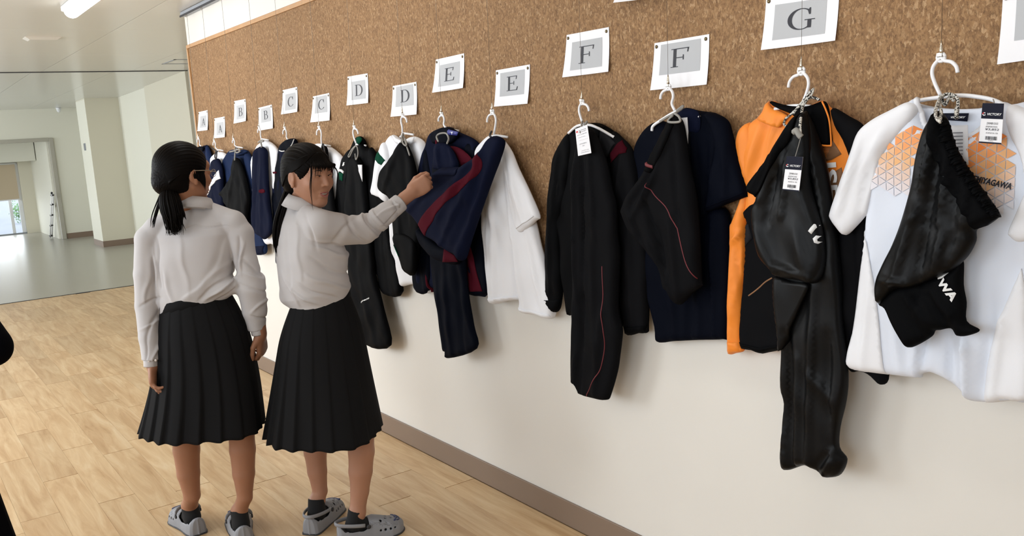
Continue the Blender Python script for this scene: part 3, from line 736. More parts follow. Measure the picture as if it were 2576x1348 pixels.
def price_tag(name, quad, off, parent, top=0.42, lines=True, sty='victory'):
    Q = np.array([wuv(*p, off) for p in quad])
    def q3(u, v, l): p = quad_pt(Q, u, v); return (-off-l, -p[0], p[1])
    def rect(nm, u0, v0, u1, v1, l, m, par, th=0.0006):
        V = [q3(u0, v0, l), q3(u1, v0, l), q3(u1, v1, l), q3(u0, v1, l)]; V += [(x+th, y, z) for x, y, z in V]
        return link_mesh(nm, V, [(3, 2, 1, 0), (4, 5, 6, 7), (0, 1, 5, 4), (1, 2, 6, 5), (2, 3, 7, 6), (3, 0, 4, 7)], m, par, smooth=False)
    t = rect(name, 0, 0, 1, 1, 0, 'paper', parent)
    def txt(s, u0, u1, v, h, m, bold=0.0, shear=0.0, l=0.0008):
        V, Fc = text_mesh(s, shear, bold)
        W = [q3(u0+(u1-u0)*x, v-h*y, l) for x, y in V]
        return link_mesh('tag_text', W, Fc, m, t, smooth=False)
    if sty == 'victory':
        rect('tag_header', 0, 0, 1, top, 0.0005, 'tagnavy', t)
        rect('tag_footer', 0, 0.965, 1, 1, 0.0005, 'tagnavy', t)
        W = [q3(0.13+0.085*math.cos(a)*r, 0.27+0.042*math.sin(a)*r, 0.0010) for a in np.linspace(0.4, 5.6, 14) for r in (1, 0.5)]
        link_mesh('tag_logo', W, [(2*i, 2*i+2, 2*i+3, 2*i+1) for i in range(13)], 'whiteprint', t, smooth=False)
        W = [q3(0.13+0.085*math.cos(a)*r, 0.27+0.042*math.sin(a)*r, 0.0012) for a in np.linspace(3.0, 4.6, 6) for r in (1.02, 0.5)]
        link_mesh('tag_logo_red', W, [(2*i, 2*i+2, 2*i+3, 2*i+1) for i in range(5)], 'redprint', t, smooth=False)
        txt('VICTORY', 0.28, 0.94, 0.30, 0.06, 'whiteprint', 0.02, 0.35)
        txt('2XW8113-S1', 0.28, 0.80, 0.525, 0.055, 'ink', 0.01, 0.2)
        txt('ANMAYAN', 0.24, 0.78, 0.60, 0.04, 'ink', 0, 0.2)
        txt('¥3,852', 0.24, 0.86, 0.68, 0.06, 'ink', 0.01, 0.1)
        txt('ANMAYA 100', 0.28, 0.82, 0.755, 0.035, 'ink')
        bars = []; x = 0.27; rgx = random.Random(3)
        while x < 0.80:
            w = rgx.choice((0.008, 0.014, 0.02)); bars.append(([q3(x, 0.82, .0008), q3(x+w, 0.82, .0008), q3(x+w, 0.91, .0008), q3(x, 0.91, .0008)], [(3, 2, 1, 0)])); x += w+rgx.choice((0.008, 0.013, 0.02))
        multi('barcode', bars, 'ink', t, smooth=False)
        txt('3,852', 0.42, 0.64, 0.945, 0.022, 'ink')
    else:
        rect('tag_mark', 0.06, 0.10, 0.20, 0.16, 0.0005, 'redprint', t)
        bars = []; rgx = random.Random(5)
        for v, u0, u1, h in ((.10, .30, .85, .035), (.16, .26, .9, .03), (.25, .15, .85, .03), (.35, .2, .7, .02), (.46, .2, .9, .012), (.58, .2, .8, .04), (.66, .45, .6, .04), (.84, .3, .85, .02), (.90, .3, .9, .03)):
            x = u0
            while x < u1:
                w = rgx.uniform(.012, .03); bars.append(([q3(x, v, .0008), q3(x+w, v, .0008), q3(x+w, v+h*rgx.uniform(.4, 1), .0008), q3(x, v+h, .0008)], [(3, 2, 1, 0)])); x += w+rgx.uniform(.015, .05)
        multi('small_print', bars, 'greytext', t, smooth=False)
    return t
# ================================================================== garments on the hangers
za = lambda *p: zz(1340, 40, 2.407, p)
zb = lambda *p: zz(1340, 480, 2.407, p)
zc = lambda *p: zz(1800, 0, 2.407, p)
zd = lambda *p: zz(1800, 540, 1.926, p)
ze = lambda *p: zz(2080, 60, 2.696, p)
zf = lambda *p: zz(2080, 540, 2.696, p)
zg = lambda *p: zz(820, 240, 1.983, p)
zh = lambda *p: zz(480, 240, 3.063, p)
zi = lambda *p: zz(660, 340, 3.209, p)
def fo(z, *items):
    """folds given in zoomed-in photo positions: (x0, y0, x1, y1, width, mm)"""
    out = []
    for x0, y0, x1, y1, w, amp in items:
        (a, b), (c, d) = z((x0, y0), (x1, y1)); s = z((0, 0), (1, 0)); s = s[1][0]-s[0][0]
        out.append((a, b, c, d, w*s, amp))
    return out
def garment(name, at, label, cat, group=None):
    u, v = wuv(*at, 0.05)
    return empty(name, (-0.05, -u, v), label, cat, group)

# ---------- last hanger: white T-shirt with orange print, black shorts
t = garment('sports_shirt', (2400, 940), 'white short-sleeved sports shirt with orange triangle print on the chest', 'shirt', 'shirts on the wall hangers')
cloth('back_panel', ze((585,520),(640,545),(760,568),(900,578),(1060,568),(1150,530),(1240,545),(1290,640),(1200,800),(900,830),(640,780),(575,640)), 0.040, 0.02, 'cool', t, sp=.014, wrinkle=.0005)
H = cloth('body', ze((600,508),(632,600),(660,690),(740,770),(860,800),(1000,745),(1110,640),(1200,545),(1240,548),(1420,620))+zf((1420,200),(1400,700),(1420,1235),(1240,1262),(1080,1275),(965,1255),(900,1190),(830,1130),(760,1090),(700,1070),(640,1082),(625,1108),(520,1098),(400,1082),(145,1030),(175,800),(200,620),(225,400),(262,110))+ze((265,1360),(285,1100),(320,960),(300,760),(400,610),(540,532)), 0.070, 0.055, 'cool', t, folds=fo(zf,(640,1080,690,700,40,-14),(700,300,640,1080,60,8),(960,1250,960,900,50,14),(960,900,930,300,40,9),(860,1130,850,700,45,-9),(1060,1260,1130,600,50,-7),(520,1080,470,700,50,6),(1130,1260,1200,700,40,6),(260,1040,330,300,40,5)), sp=.010)
overlay('side_panel', zf((262,90),(300,180),(330,330),(365,520),(385,700),(400,900),(418,1084),(300,1062),(148,1030),(178,800),(203,620),(228,400)), H, 'white', parent=t, lift=.0032)
overlay('side_panel', zf((1340,360),(1260,560),(1190,720),(1130,900),(1100,1040),(1082,1273),(1240,1262),(1400,1240),(1400,700)), H, 'white', parent=t, lift=.0032)
HS = cloth('sleeve', ze((540,530),(600,560),(590,640),(510,740),(430,830),(370,930),(330,1030),(300,1180),(270,1310))+zf((262,0),(200,70),(120,140),(60,85),(20,20))+ze((22,1270),(60,1150),(110,1010),(160,860),(210,730),(300,650),(420,585)), 0.085, 0.050, 'white', t, folds=fo(ze,(250,800,110,1250,40,8),(330,900,230,1330,30,-6),(420,720,300,950,30,5)), sp=.010)
cloth('sleeve', ze((1240,548),(1210,640),(1240,760),(1310,900),(1350,1100),(1280,1280))+zf((1228,110),(1240,150),(1300,190),(1400,160),(1520,60),(1500,-150),(1440,-400))+ze((1480,700),(1360,590)), 0.090, 0.05, 'white', t, folds=fo(ze,(1420,700,1330,1250,30,7)), sp=.011)
ribbon('collar', ze((604,512),(632,600),(660,690),(740,770),(860,800),(1000,745),(1110,640),(1200,548)), 15, H, 'white', parent=t, lift=.006)
# printed triangles, orange fading to pale
def tri_print(c, region, parent, ax, ay, sx, sy, fade):
    Q = np.array([wuv(*p, c.po) for p in region]); V = []; Fc = []; C = []
    lo, hi = Q.min(0), Q.max(0); rgp = random.Random(6)
    d = np.array([math.cos(0.5), math.sin(0.5)]); n = np.array([-d[1], d[0]])
    for i in range(-40, 40):
        for j in range(-40, 40):
            o = np.array([(lo[0]+hi[0])/2, (lo[1]+hi[1])/2])+d*sx*(i+.5*(j % 2))+n*sy*j
            for kk, tri in enumerate(((o, o+d*sx, o+n*sy+d*sx*.5), (o+d*sx, o+n*sy+d*sx*1.5, o+n*sy+d*sx*.5))):
                T = np.array(tri); g = T.mean(0); T = g+(T-g)*(.93 if kk == 0 else .84)
                if inside(g[None], Q)[0]:
                    f = fade(g)*(1 if kk == 0 else .8)
                    if f < 0.04: continue
                    k = len(V); V += list(T); Fc.append((k, k+1, k+2)); C.append(f*rgp.uniform(.8, 1))
    V = np.array(V); Fc = np.array(Fc)
    s = (V[Fc[:,1],0]-V[Fc[:,0],0])*(V[Fc[:,2],1]-V[Fc[:,0],1])-(V[Fc[:,1],1]-V[Fc[:,0],1])*(V[Fc[:,2],0]-V[Fc[:,0],0])
    Fc[s < 0] = Fc[s < 0][:, ::-1]
    off = c.front(V)+0.0022
    o = np_mesh('chest_print', uv3(V[:,0], V[:,1], off), Fc, print_mat, parent)
    at = o.data.color_attributes.new('fade', 'FLOAT_COLOR', 'CORNER')
    a = np.array([1, .27, .05]); b = np.array([.66, .70, .80])
    tan_ = np.array([.74, .40, .17]); org = np.array([.84, .20, .015])
    cc = [tan_+(org-tan_)*(f-.45)/.55 if f > .45 else b+(tan_-b)*f/.45 for f in C]
    col = np.repeat(np.array([[*c_, 1] for c_ in cc]), 3, 0).astype(np.float32)
    at.data.foreach_set('color', col.ravel())
    return o
print_mat = mat('triangle_print', (.8, .3, .05), .6)
_a = print_mat.node_tree.nodes.new('ShaderNodeVertexColor'); _a.layer_name = 'fade'
print_mat.node_tree.links.new(_a.outputs[0], print_mat.node_tree.nodes['Principled BSDF'].inputs['Base Color'])
pa = np.array(wuv(*ze((960,800))[0], H.po)); pb = np.array(wuv(*ze((1250,1300))[0], H.po))
def fadeR(p): return float(np.clip(1.15-((p-pa)@np.array([.55,-.84]))/0.15, 0, 1))
tri_print(H, ze((960,800),(1060,745),(1180,720),(1215,750),(1280,870),(1310,960),(1330,1060),(1300,1348),(1240,1400),(1130,1380),(900,1000)), t, 0, 0, .023, .020, fadeR)
pc = np.array(wuv(*ze((600,680))[0], H.po))
def fadeL(p): return float(np.clip(1.02-((p-pc)@np.array([-.25,-.97]))/0.165, 0, 1))
tri_print(H, ze((600,665),(640,710),(660,760),(640,900),(580,1150),(480,1250),(360,1150),(330,1060),(360,960),(430,850),(510,755)), t, 0, 0, .023, .020, fadeL)
text_on('chest_lettering', 'ISEMIYAGAWA', *ze((985,1056),(1284,1118)), 16, H, 'ink', t, shear=.25, bold=.035, lift=.0042)
lab = cloth('brand_label', ze((795,606),(962,606),(952,662),(800,652)), 0.064, 0.004, 'tagnavy', t, smooth=False, sp=.02, r=.004, wrinkle=0)
text_on('label_text', 'VICTORY', *ze((845,640),(945,640)), 5, 0.073, 'whiteprint', lab.obj, shear=.35, bold=.02)
care = cloth('care_label', ze((845,690),(955,685),(962,955),(905,960),(880,870)), 0.110, 0.003, 'white', t, smooth=False, sp=.02, r=.004, wrinkle=0)
bars = []
for k in range(9):
    y0 = 735+24*k; pts = ze((862+5*k if k<5 else 890,y0),(930,y0-2),(930,y0+6),(862+5*k if k<5 else 890,y0+8))
    W = [(-0.1165, -wuv(*p, .112)[0], wuv(*p, .112)[1]) for p in pts]; bars.append((W, [(3,2,1,0)]))
multi('care_lines', bars, 'greytext', care.obj, smooth=False)
price_tag('price_tag', ze((1057,537),(1202,540),(1183,817),(1030,806)), 0.150, t, top=.385)
cord('tag_string', ze((1128,512),(1134,530),(1130,548)), .0012, 'greycord', t, off=[.075,.125,.149])
s = garment('sports_shorts', (2350, 850), 'black gathered sports shorts tied in front of the white orange-printed shirt', 'shorts', 'bottoms tied onto the hangers')
HP = cloth('leg_front', ze((745,590),(800,640),(830,720),(862,830),(930,950),(1000,1060),(1080,1170),(1165,1300))+zf((1150,25),(1080,75),(1005,105),(1000,180),(955,270),(900,330),(840,380),(760,420),(690,450),(640,470),(560,500),(450,510),(345,610),(320,530),(330,440),(375,330),(440,200),(510,20))+ze((560,1130),(600,900),(640,740),(690,650)), 0.150, 0.055, 'blackgloss', s,
  folds=fo(ze,(760,700,620,1300,40,12),(800,850,700,1340,30,-10),(860,900,790,1340,28,11),(930,1000,880,1340,26,-9),(1000,1100,960,1340,26,9),(690,760,640,1200,30,-8))+fo(zf,(600,50,480,450,45,10),(700,100,640,420,40,-9),(820,80,760,380,40,9),(900,100,840,330,30,-6),(400,430,560,470,40,9)), sp=.009)
overlay('waistband', ze((745,590),(800,640),(830,720),(862,830),(930,950),(1000,1060),(1080,1170),(1165,1300))+zf((1150,25),(1080,75),(1010,100))+ze((990,1300),(900,1180),(820,1050),(760,920),(735,800),(715,690)), HP, 'black', parent=s, lift=.008)
HW = []
rgq = random.Random(1)
edge = catmull([np.array(wuv(*p, .19)) for p in ze((790,640),(830,720),(862,830),(930,950),(1000,1060),(1080,1170),(1160,1290))], 9)
for k in range(1, len(edge)-1):
    tdir = edge[k+1]-edge[k-1]; tdir /= np.linalg.norm(tdir); nn = np.array([-tdir[1], tdir[0]])
    a = edge[k]-nn*0.004; b = edge[k]-nn*0.022
    z0 = .176+rgq.uniform(-.004, .008); b = edge[k]-nn*rgq.uniform(.012, .026)
    HW.append(tube_data([np.array([-z0, -a[0], a[1]]), np.array([-z0-.016, -(a[0]+b[0])/2, (a[1]+b[1])/2]), np.array([-z0-.014, -b[0], b[1]])], [rgq.uniform(.0022, .004), rgq.uniform(.0026, .0045), .001], 6))
multi('waistband_gathers', HW, 'black', s)
HL = cloth('leg_lower', zf((345,600),(450,500),(640,450),(760,410),(840,370),(912,310),(915,480),(935,600),(935,725),(1025,785),(960,820),(880,825),(835,775),(760,785),(725,790),(700,830),(600,890),(545,900),(495,840),(430,720),(390,640)), 0.135, 0.05, 'black', s, folds=fo(zf,(640,470,620,640,25,-9),(560,540,690,700,35,8),(840,770,700,560,35,-9),(760,520,900,740,25,8),(430,620,560,860,35,8),(600,700,680,850,30,-6)), sp=.010)
text_on('leg_lettering', 'WA', *zf((772,448),(876,584)), 20, HL, 'whiteprint', s, bold=.05, lift=.003)
overlay('letter_sliver', zf((765,420),(835,370),(842,385),(800,425),(775,432)), HL, 'whiteprint', parent=s, lift=.003)
cord('drawstring', ze((770,665),(745,640),(738,590),(760,520),(800,480),(850,480),(885,510),(890,560),(880,620),(870,640)), .0038, 'cord', s, off=[.215,.20,.17,.12,.09,.085,.09,.10,.12,.125])
cord('drawstring', ze((765,660),(775,600),(765,540),(775,490),(800,550),(830,500),(860,520)), .0036, 'cord', s, off=[.20,.17,.12,.085,.10,.085,.10])
cord('drawstring', ze((880,640),(878,600),(880,570)), .0042, 'cord', s, off=[.13,.12,.11])

# ---------- G: orange and black jacket, black trousers
t = garment('track_jacket', (1920, 880), 'orange and black track jacket with white side lettering under sheet G', 'jacket', 'jackets on the wall hangers')
GB = cloth('body', zc((330,612),(290,690),(215,740),(150,850),(165,1000),(185,1200),(165,1340))+zd((155,30),(140,300),(125,500),(130,640),(180,655),(235,672),(330,655),(640,690),(660,300),(720,0))+zc((860,1150),(880,950),(850,800),(760,700),(690,655),(640,610),(560,640),(480,660),(400,640)), 0.020, 0.055, 'orange', t, folds=fo(zc,(300,760,190,1100,40,6),(350,800,280,1000,25,-5),(400,720,330,900,25,5)), sp=.010)
overlay('lower_panel', zc((170,1300),(240,1240),(330,1200),(560,1200),(700,1250),(860,1160))+zd((720,0),(660,300),(640,690),(330,652),(235,670),(182,653),(132,638),(127,500),(142,300),(155,30)), GB, 'charcoal', parent=t, lift=.0045)
overlay('hem_band', zd((131,612),(180,625),(235,640),(330,625),(330,653),(235,671),(182,654),(132,639)), GB, 'black', parent=t, lift=.0075)
overlay('grey_stripe', zd((140,60),(185,40),(200,110),(160,150),(140,160)), GB, 'panel', parent=t, lift=.0065)
GL = cloth('sleeve', zc((210,745),(150,775),(122,850),(122,960),(150,1080),(150,1200),(95,1348))+zd((68,60),(66,300),(60,480),(58,612),(62,675),(95,672),(132,660),(122,612),(128,480),(128,350),(138,180),(142,60),(160,-40))+zc((200,1180),(230,1020),(240,860)), 0.028, 0.045, 'orange', t, folds=fo(zd,(135,90,90,130,14,9),(118,150,125,330,10,-7),(85,200,80,600,20,6),(120,340,95,500,14,5)), sp=.010)
overlay('cuff', zd((59,615),(122,612),(132,659),(95,671),(63,674)), GL, 'orange', parent=t, lift=.003)
GR = cloth('sleeve', zc((700,655),(800,705),(890,765),(960,900),(960,1348))+zd((740,0),(760,300),(800,600),(832,780),(800,826),(735,775),(690,760),(640,742),(600,500),(600,100))+zc((860,1250),(790,900),(720,760)), 0.046, 0.05, 'charcoal', t, drape=(4, 8, 3), sp=.012)
overlay('collar', zc((330,612),(300,690),(285,715),(340,745),(420,770),(475,700),(440,680),(365,650)), GB, 'orange', parent=t, lift=.012)
cloth('collar_lining', zc((332,612),(400,632),(480,642),(560,640),(650,612),(680,660),(690,760),(698,868),(640,872),(560,780),(470,700),(400,668),(350,640)), 0.056, 0.030, 'black', t, sp=.012, r=.015)
cord('collar_piping', zc((640,880),(690,882),(700,868),(690,740),(670,670),(645,615)), .0022, 'orange', t, off=.079)
overlay('chest_print', zc((640,885),(660,855),(730,838),(790,930),(730,965),(665,975)), GB, 'brown', parent=t, lift=.002)
hatch = []
for k in range(9):
    q = np.array([wuv(*g_, GB.po) for g_ in zc((648+3*k, 892+9*k), (690, 883+9*k), (735-4*k, 874+9*k))]); of_ = GB.front(q)+.003
    hatch.append(tube_data(list(uv3(q[:, 0], q[:, 1], of_)), [.0012, .0009, .0002], 5))
multi('hatch_print', hatch, 'orange', t)
overlay('chest_print', zc((672,1085),(790,1010),(800,1060),(760,1250),(700,1260),(690,1180)), GB, 'brown', parent=t, lift=.002)
text_on('side_lettering', 'ISEM', *zc((676,985),(700,1345)), 42, GB, 'whiteprint', t, bold=.03, lift=.006)
s = garment('track_trousers', (2050, 1190), 'long black satin track trousers with a price tag in front of the orange jacket', 'trousers', 'bottoms tied onto the hangers')
GP = cloth('leg_back', zc((520,680),(560,710),(600,800),(660,1000),(700,1250))+zd((570,50),(600,300),(605,500),(632,760),(625,900),(595,1030),(590,1130),(628,1190),(600,1260),(545,1275),(500,1250),(435,1215),(335,1240),(310,1175),(325,1050),(335,910),(315,830),(320,600),(300,440),(300,300),(330,100))+zc((330,1200),(400,850)), 0.080, 0.055, 'blackgloss', s,
  folds=fo(zd,(375,580,385,1200,22,-14),(500,350,470,1200,30,11),(560,600,560,1100,30,-9),(420,700,420,1180,24,9),(340,900,345,1200,16,7),(600,1150,540,1260,26,12),(480,760,560,880,30,6),(585,1130,500,1230,20,-9))+fo(zc,(600,850,680,1340,28,9),(560,900,620,1340,22,-8)), sp=.010)
GF = cloth('leg_front', zc((520,680),(440,750),(350,900),(260,1030),(190,1140),(245,1195),(220,1260))+zd((180,60),(210,200),(270,270),(300,300),(400,320),(485,330),(522,222),(505,60))+zc((560,1100),(560,850),(545,730)), 0.115, 0.055, 'blackgloss', s,
  folds=fo(zc,(450,800,300,1200,24,10),(400,960,330,1340,22,-9),(480,900,420,1300,22,9),(340,1010,250,1190,16,-7))+fo(zd,(230,100,300,280,30,8),(420,80,470,300,40,7),(310,240,480,310,20,8)), sp=.010)
overlay('waistband', zc((520,680),(440,750),(350,900),(260,1030),(190,1140),(245,1193),(300,1150),(400,960),(470,850),(500,770)), GF, 'black', parent=s, lift=.007)
overlay('leg_fold', zd((300,300),(400,320),(485,330),(440,430),(385,560),(375,600),(340,650),(322,600),(302,440)), GP, 'blackgloss', parent=s, lift=.016, smooth=True)
ribbon('pocket_piping', zd((178,388),(230,350),(265,320),(298,300)), 4, GB, 'brown', lift=.010, parent=s)
overlay('print_letter', zd((470,75),(490,42),(503,52),(484,90)), GF, 'whiteprint', parent=s, lift=.002)
overlay('print_letter', zd((490,112),(500,98),(512,104),(504,116),(505,126),(516,132),(508,139),(496,132)), GF, 'whiteprint', parent=s, lift=.002)
cord('drawstring', zc((430,765),(415,750),(425,720),(470,680),(540,600),(590,540),(580,575),(540,620)), .0030, 'cord', s, off=[.15,.14,.12,.10,.09,.085,.095,.10])
cord('drawstring', zc((515,830),(512,760),(520,690),(530,640),(550,600),(590,590),(628,603)), .0036, 'cord', s, off=[.17,.165,.13,.10,.09,.085,.085])
cord('drawstring', zc((470,690),(500,650),(545,620),(560,570),(598,535)), .0030, 'cord', s, off=[.11,.10,.095,.085,.08])
gk = cord('drawstring_knot', zc((475,800),(490,790),(505,815),(520,830)), .0075, 'greycord', s, off=[.168,.172,.174,.172])
cord('tag_string', zc((515,835),(500,890),(483,947)), .0009, 'greycord', s, off=[.178,.185,.188])
price_tag('price_tag', zc((432,945),(530,950),(505,1160),(405,1150)), 0.188, s, top=.38)

# ---------- F right: navy T-shirt, charcoal trousers with red piping
t = garment('sports_shirt', (1740, 855), 'plain dark navy short-sleeved sports shirt under the second sheet F', 'shirt', 'shirts on the wall hangers')
FB = cloth('body', za((905,560),(1000,575),(1120,600),(1150,700),(1120,900),(1060,1150))+zb((1100,100),(1180,150),(1185,500),(1182,870),(1150,900),(1000,905),(850,912),(755,915),(740,820),(700,650),(690,500))+za((660,1200),(640,960),(615,830),(640,740),(720,650),(790,640),(850,700),(900,650)), 0.022, 0.055, 'navy2', t, folds=fo(za,(1000,720,990,1300,30,10),(1080,800,1060,1300,20,-6))+fo(zb,(990,100,970,880,26,-10),(1110,200,1120,880,16,9),(860,300,880,900,40,8),(1040,300,1030,880,24,6)), sp=.010)
FS = cloth('sleeve', za((1040,590),(1120,600),(1175,640),(1200,720),(1235,860),(1290,1080),(1280,1098),(1170,1140),(1050,1188),(1038,1150),(1070,960),(1105,800),(1080,680)), 0.045, 0.05, 'navy2', t, folds=fo(za,(1110,780,1050,1150,18,-8),(1190,800,1180,1120,30,7)), sp=.010)
ribbon('sleeve_hem', za((1284,1072),(1165,1118),(1046,1164)), 2.2, FS, 'navy2', parent=t, lift=.002)
cloth('neck_lining', za((870,590),(905,562),(1000,580),(1010,690),(950,720),(890,700)), 0.060, 0.012, 'navy', t, sp=.014, r=.01)
cl = cloth('care_label', za((898,618),(936,614),(942,700),(938,820),(928,815),(915,720)), 0.081, 0.003, 'white', t, smooth=False, r=.003, sp=.02, wrinkle=0)
s = garment('track_trousers', (1710, 760), 'folded charcoal track trousers with curved red piping in front of the navy shirt', 'trousers', 'bottoms tied onto the hangers')
FP = cloth('legs', za((850,600),(895,640),(920,760),(940,900),(980,1100),(1000,1348))+zb((1010,540),(1018,575),(960,620),(890,690),(860,665),(830,620),(790,585),(760,470),(690,370),(660,330),(580,240),(535,130))+za((535,1170),(570,1090),(640,990),(700,880),(760,760),(810,650)), 0.090, 0.055, 'charcoal', s,
  folds=fo(za,(860,680,700,1100,30,9),(800,850,620,1150,30,-10),(760,980,640,1200,20,8),(870,800,900,1200,22,-8))+fo(zb,(700,60,780,330,22,-13),(780,250,830,560,26,-12),(720,320,800,470,18,9),(640,200,700,340,18,-9),(860,200,900,600,40,10),(830,480,870,660,14,9),(600,120,640,240,22,8)), sp=.009)
overlay('waistband', za((850,600),(810,650),(760,760),(700,880),(690,935),(720,950),(760,920),(800,850),(850,740),(880,660)), FP, 'black', parent=s, lift=.003)
ribbon('red_mark', za((700,895),(728,904),(755,912)), 8, FP, 'redline', parent=s)
ribbon('red_piping', za((715,1000),(760,1080),(830,1160),(890,1270))+zb((900,230),(930,340),(960,440),(1005,530)), 2.0, FP, 'redline', parent=s)
cord('drawstring', za((770,640),(820,610),(860,590),(900,565),(910,545),(870,575)), .0035, 'greycord', s, off=[.12,.115,.11,.085,.08,.09])
cord('drawstring', za((860,590),(885,610),(890,640),(820,640),(850,600)), .0035, 'greycord', s, off=[.13,.14,.145,.13,.12])

# ---------- F left: charcoal jacket with red shoulder patch, trousers with red piping
t = garment('track_jacket', (1500, 790), 'charcoal track jacket with dark red shoulder patch under the first sheet F', 'jacket', 'jackets on the wall hangers')
FJ = cloth('body', za((275,665),(330,650),(390,650),(440,672),(490,710),(560,800),(575,1000),(560,1300))+zb((555,300),(550,600),(560,810),(440,800),(300,790),(240,748),(210,750),(190,620),(170,400))+za((150,1100),(170,950),(190,800),(220,710)), 0.020, 0.055, 'black', t, folds=fo(za,(440,800,470,1300,20,8),(520,900,520,1300,20,-7),(200,900,160,1300,20,8)), sp=.010)
FSR = cloth('sleeve', za((480,700),(540,745),(582,790),(606,850),(625,960),(640,1150))+zb((665,100),(690,350),(695,560),(690,812),(686,860),(640,862),(575,875),(556,815),(535,700),(520,500),(505,260),(500,100))+za((495,1150),(480,900),(470,800)), 0.035, 0.050, 'charcoal', t, folds=fo(za,(560,860,530,1100,16,7))+fo(zb,(600,100,620,780,40,8),(540,400,560,780,14,-6)), sp=.010)
overlay('cuff', zb((690,812),(686,860),(640,862),(575,875),(556,815),(620,820)), FSR, 'black', parent=t, lift=.004)
overlay('shoulder_panel', za((440,690),(490,712),(545,750),(470,860),(440,840)), FJ, 'panel', parent=t, lift=.012)
overlay('red_patch', za((545,752),(582,800),(585,826),(545,835),(490,890),(470,860)), FSR, 'dred', parent=t, lift=.004)
ribbon('sleeve_piping', zb((500,250),(505,310),(520,385)), 2.2, FSR, 'redline', parent=t, lift=.004)
FSL = cloth('sleeve', za((225,705),(160,775),(125,860),(105,980),(92,1150),(82,1340))+zb((76,500),(74,655),(78,688),(125,735),(155,720),(168,655),(172,600),(168,450),(160,200))+za((200,1100),(225,900),(240,800)), 0.035, 0.045, 'black', t, folds=fo(za,(170,850,140,1200,20,8))+fo(zb,(120,60,120,600,18,6)), sp=.010)
overlay('cuff', zb((74,655),(78,688),(125,735),(155,720),(168,655),(120,660)), FSL, 'black', parent=t, lift=.004)
overlay('collar', za((275,665),(330,648),(390,650),(440,672),(430,800),(420,860),(395,760),(370,715),(330,700)), FJ, 'black', parent=t, lift=.010)
bl = cloth('brand_label', za((345,725),(376,720),(379,752),(350,756)), 0.088, 0.003, 'white', t, smooth=False, r=.003, sp=.02, wrinkle=0)
text_on('label_text', 'K', *za((354,742),(362,741)), 6, 0.0925, 'ink', bl.obj, bold=.03)
lg = text_on('chest_logo', 'KAP', *za((431,1228),(466,1226)), 5.5, FJ, 'gold', t, shear=.3, bold=.03, lift=.010)
overlay('logo_mark', za((446,1210),(456,1184),(461,1200),(457,1212)), FJ, 'gold', parent=t, lift=.010)
overlay('logo_mark', za((458,1214),(466,1196),(470,1214)), FJ, 'gold', parent=t, lift=.010)
s = garment('track_trousers', (1490, 1000), 'long charcoal track trousers with red piping and white swing tag under sheet F', 'trousers', 'bottoms tied onto the hangers')
FT = cloth('legs', za((300,685),(345,690),(370,720),(400,780),(440,900),(470,1050),(495,1150))+zb((500,260),(515,400),(505,700),(525,810),(530,870),(515,1000),(500,1100),(460,1240),(440,1268),(380,1260),(290,1235),(275,1215),(255,1162),(232,1155),(235,900),(245,640),(240,300))+za((235,1050),(250,900),(270,780)), 0.085, 0.055, 'charcoal', s,
  folds=fo(za,(320,800,325,1340,16,-9),(370,850,400,1340,20,9),(280,900,270,1340,16,8))+fo(zb,(325,0,325,650,14,-9),(325,650,300,1200,24,-12),(380,300,400,900,30,8),(270,300,290,650,18,8),(440,750,400,1200,30,9),(280,1000,270,1160,14,7)), sp=.009)
ribbon('red_piping', zb((443,452),(448,600),(442,710),(455,830),(457,920),(440,1050),(400,1140),(340,1240)), 1.8, FT, 'redline', parent=s)
cord('drawstring', za((300,640),(295,670),(290,705),(300,690),(330,640),(310,660)), .0035, 'greycord', s, off=[.08,.12,.152,.13,.09,.1])
price_tag('swing_tag', za((257,685),(330,658),(355,830),(275,848)), 0.152, s, sty='plain')

# ---------- E right: white T-shirt, navy shorts with maroon stripe being pulled
t = garment('sports_shirt', (1310, 780), 'plain white short-sleeved T-shirt hanging beside the maroon-striped shorts', 'shirt', 'shirts on the wall hangers')
EB = cloth('body', zg((830,196),(870,215),(920,285),(950,380),(1000,520),(1040,640),(1062,740),(1095,860),(1130,1000),(1128,1112),(1050,1096),(970,1078),(966,1020),(900,1025),(820,1035),(800,900),(785,700),(775,560),(760,420),(752,330),(750,270),(790,215)), 0.030, 0.055, 'white', t, folds=fo(zg,(880,300,950,760,18,-9),(950,760,966,1040,16,-14),(900,420,1010,1060,24,10),(840,400,860,1000,22,8),(1010,650,1100,1080,18,7),(800,560,815,1000,14,-6)), sp=.010)
ES = cloth('sleeve', zg((880,235),(920,280),(955,365),(1010,480),(1060,600),(1045,625),(965,683),(925,580),(905,440),(880,330)), 0.055, 0.045, 'white', t, folds=fo(zg,(930,360,1000,640,16,7),(900,330,950,600,12,-6)), sp=.010)
ribbon('sleeve_hem', zg((1050,600),(1010,628),(962,660)), 2.0, ES, 'white', parent=t, lift=.002)
overlay('hem_band', zg((1128,1090),(1128,1112),(1050,1096),(970,1078),(968,1054),(1050,1074)), EB, 'white', parent=t, lift=.003)
overlay('hem_band', zg((818,1012),(820,1035),(900,1025),(966,1020),(964,998),(900,1003)), EB, 'white', parent=t, lift=.003)
cloth('sleeve', zg((760,480),(780,500),(782,560),(765,568),(748,530),(750,490)), 0.03, 0.03, 'white', t, sp=.014)
overlay('chest_mark', zg((793,425),(812,432),(838,414),(836,420),(815,436),(812,441),(808,434),(795,429)), EB, 'greytext', parent=t, lift=.003)
cord('grey_cord', zg((826,180),(818,200),(830,215),(852,240),(848,262),(838,235),(822,208)), .0042, 'darkcord', t, off=[.075,.10,.12,.13,.135,.125,.10])
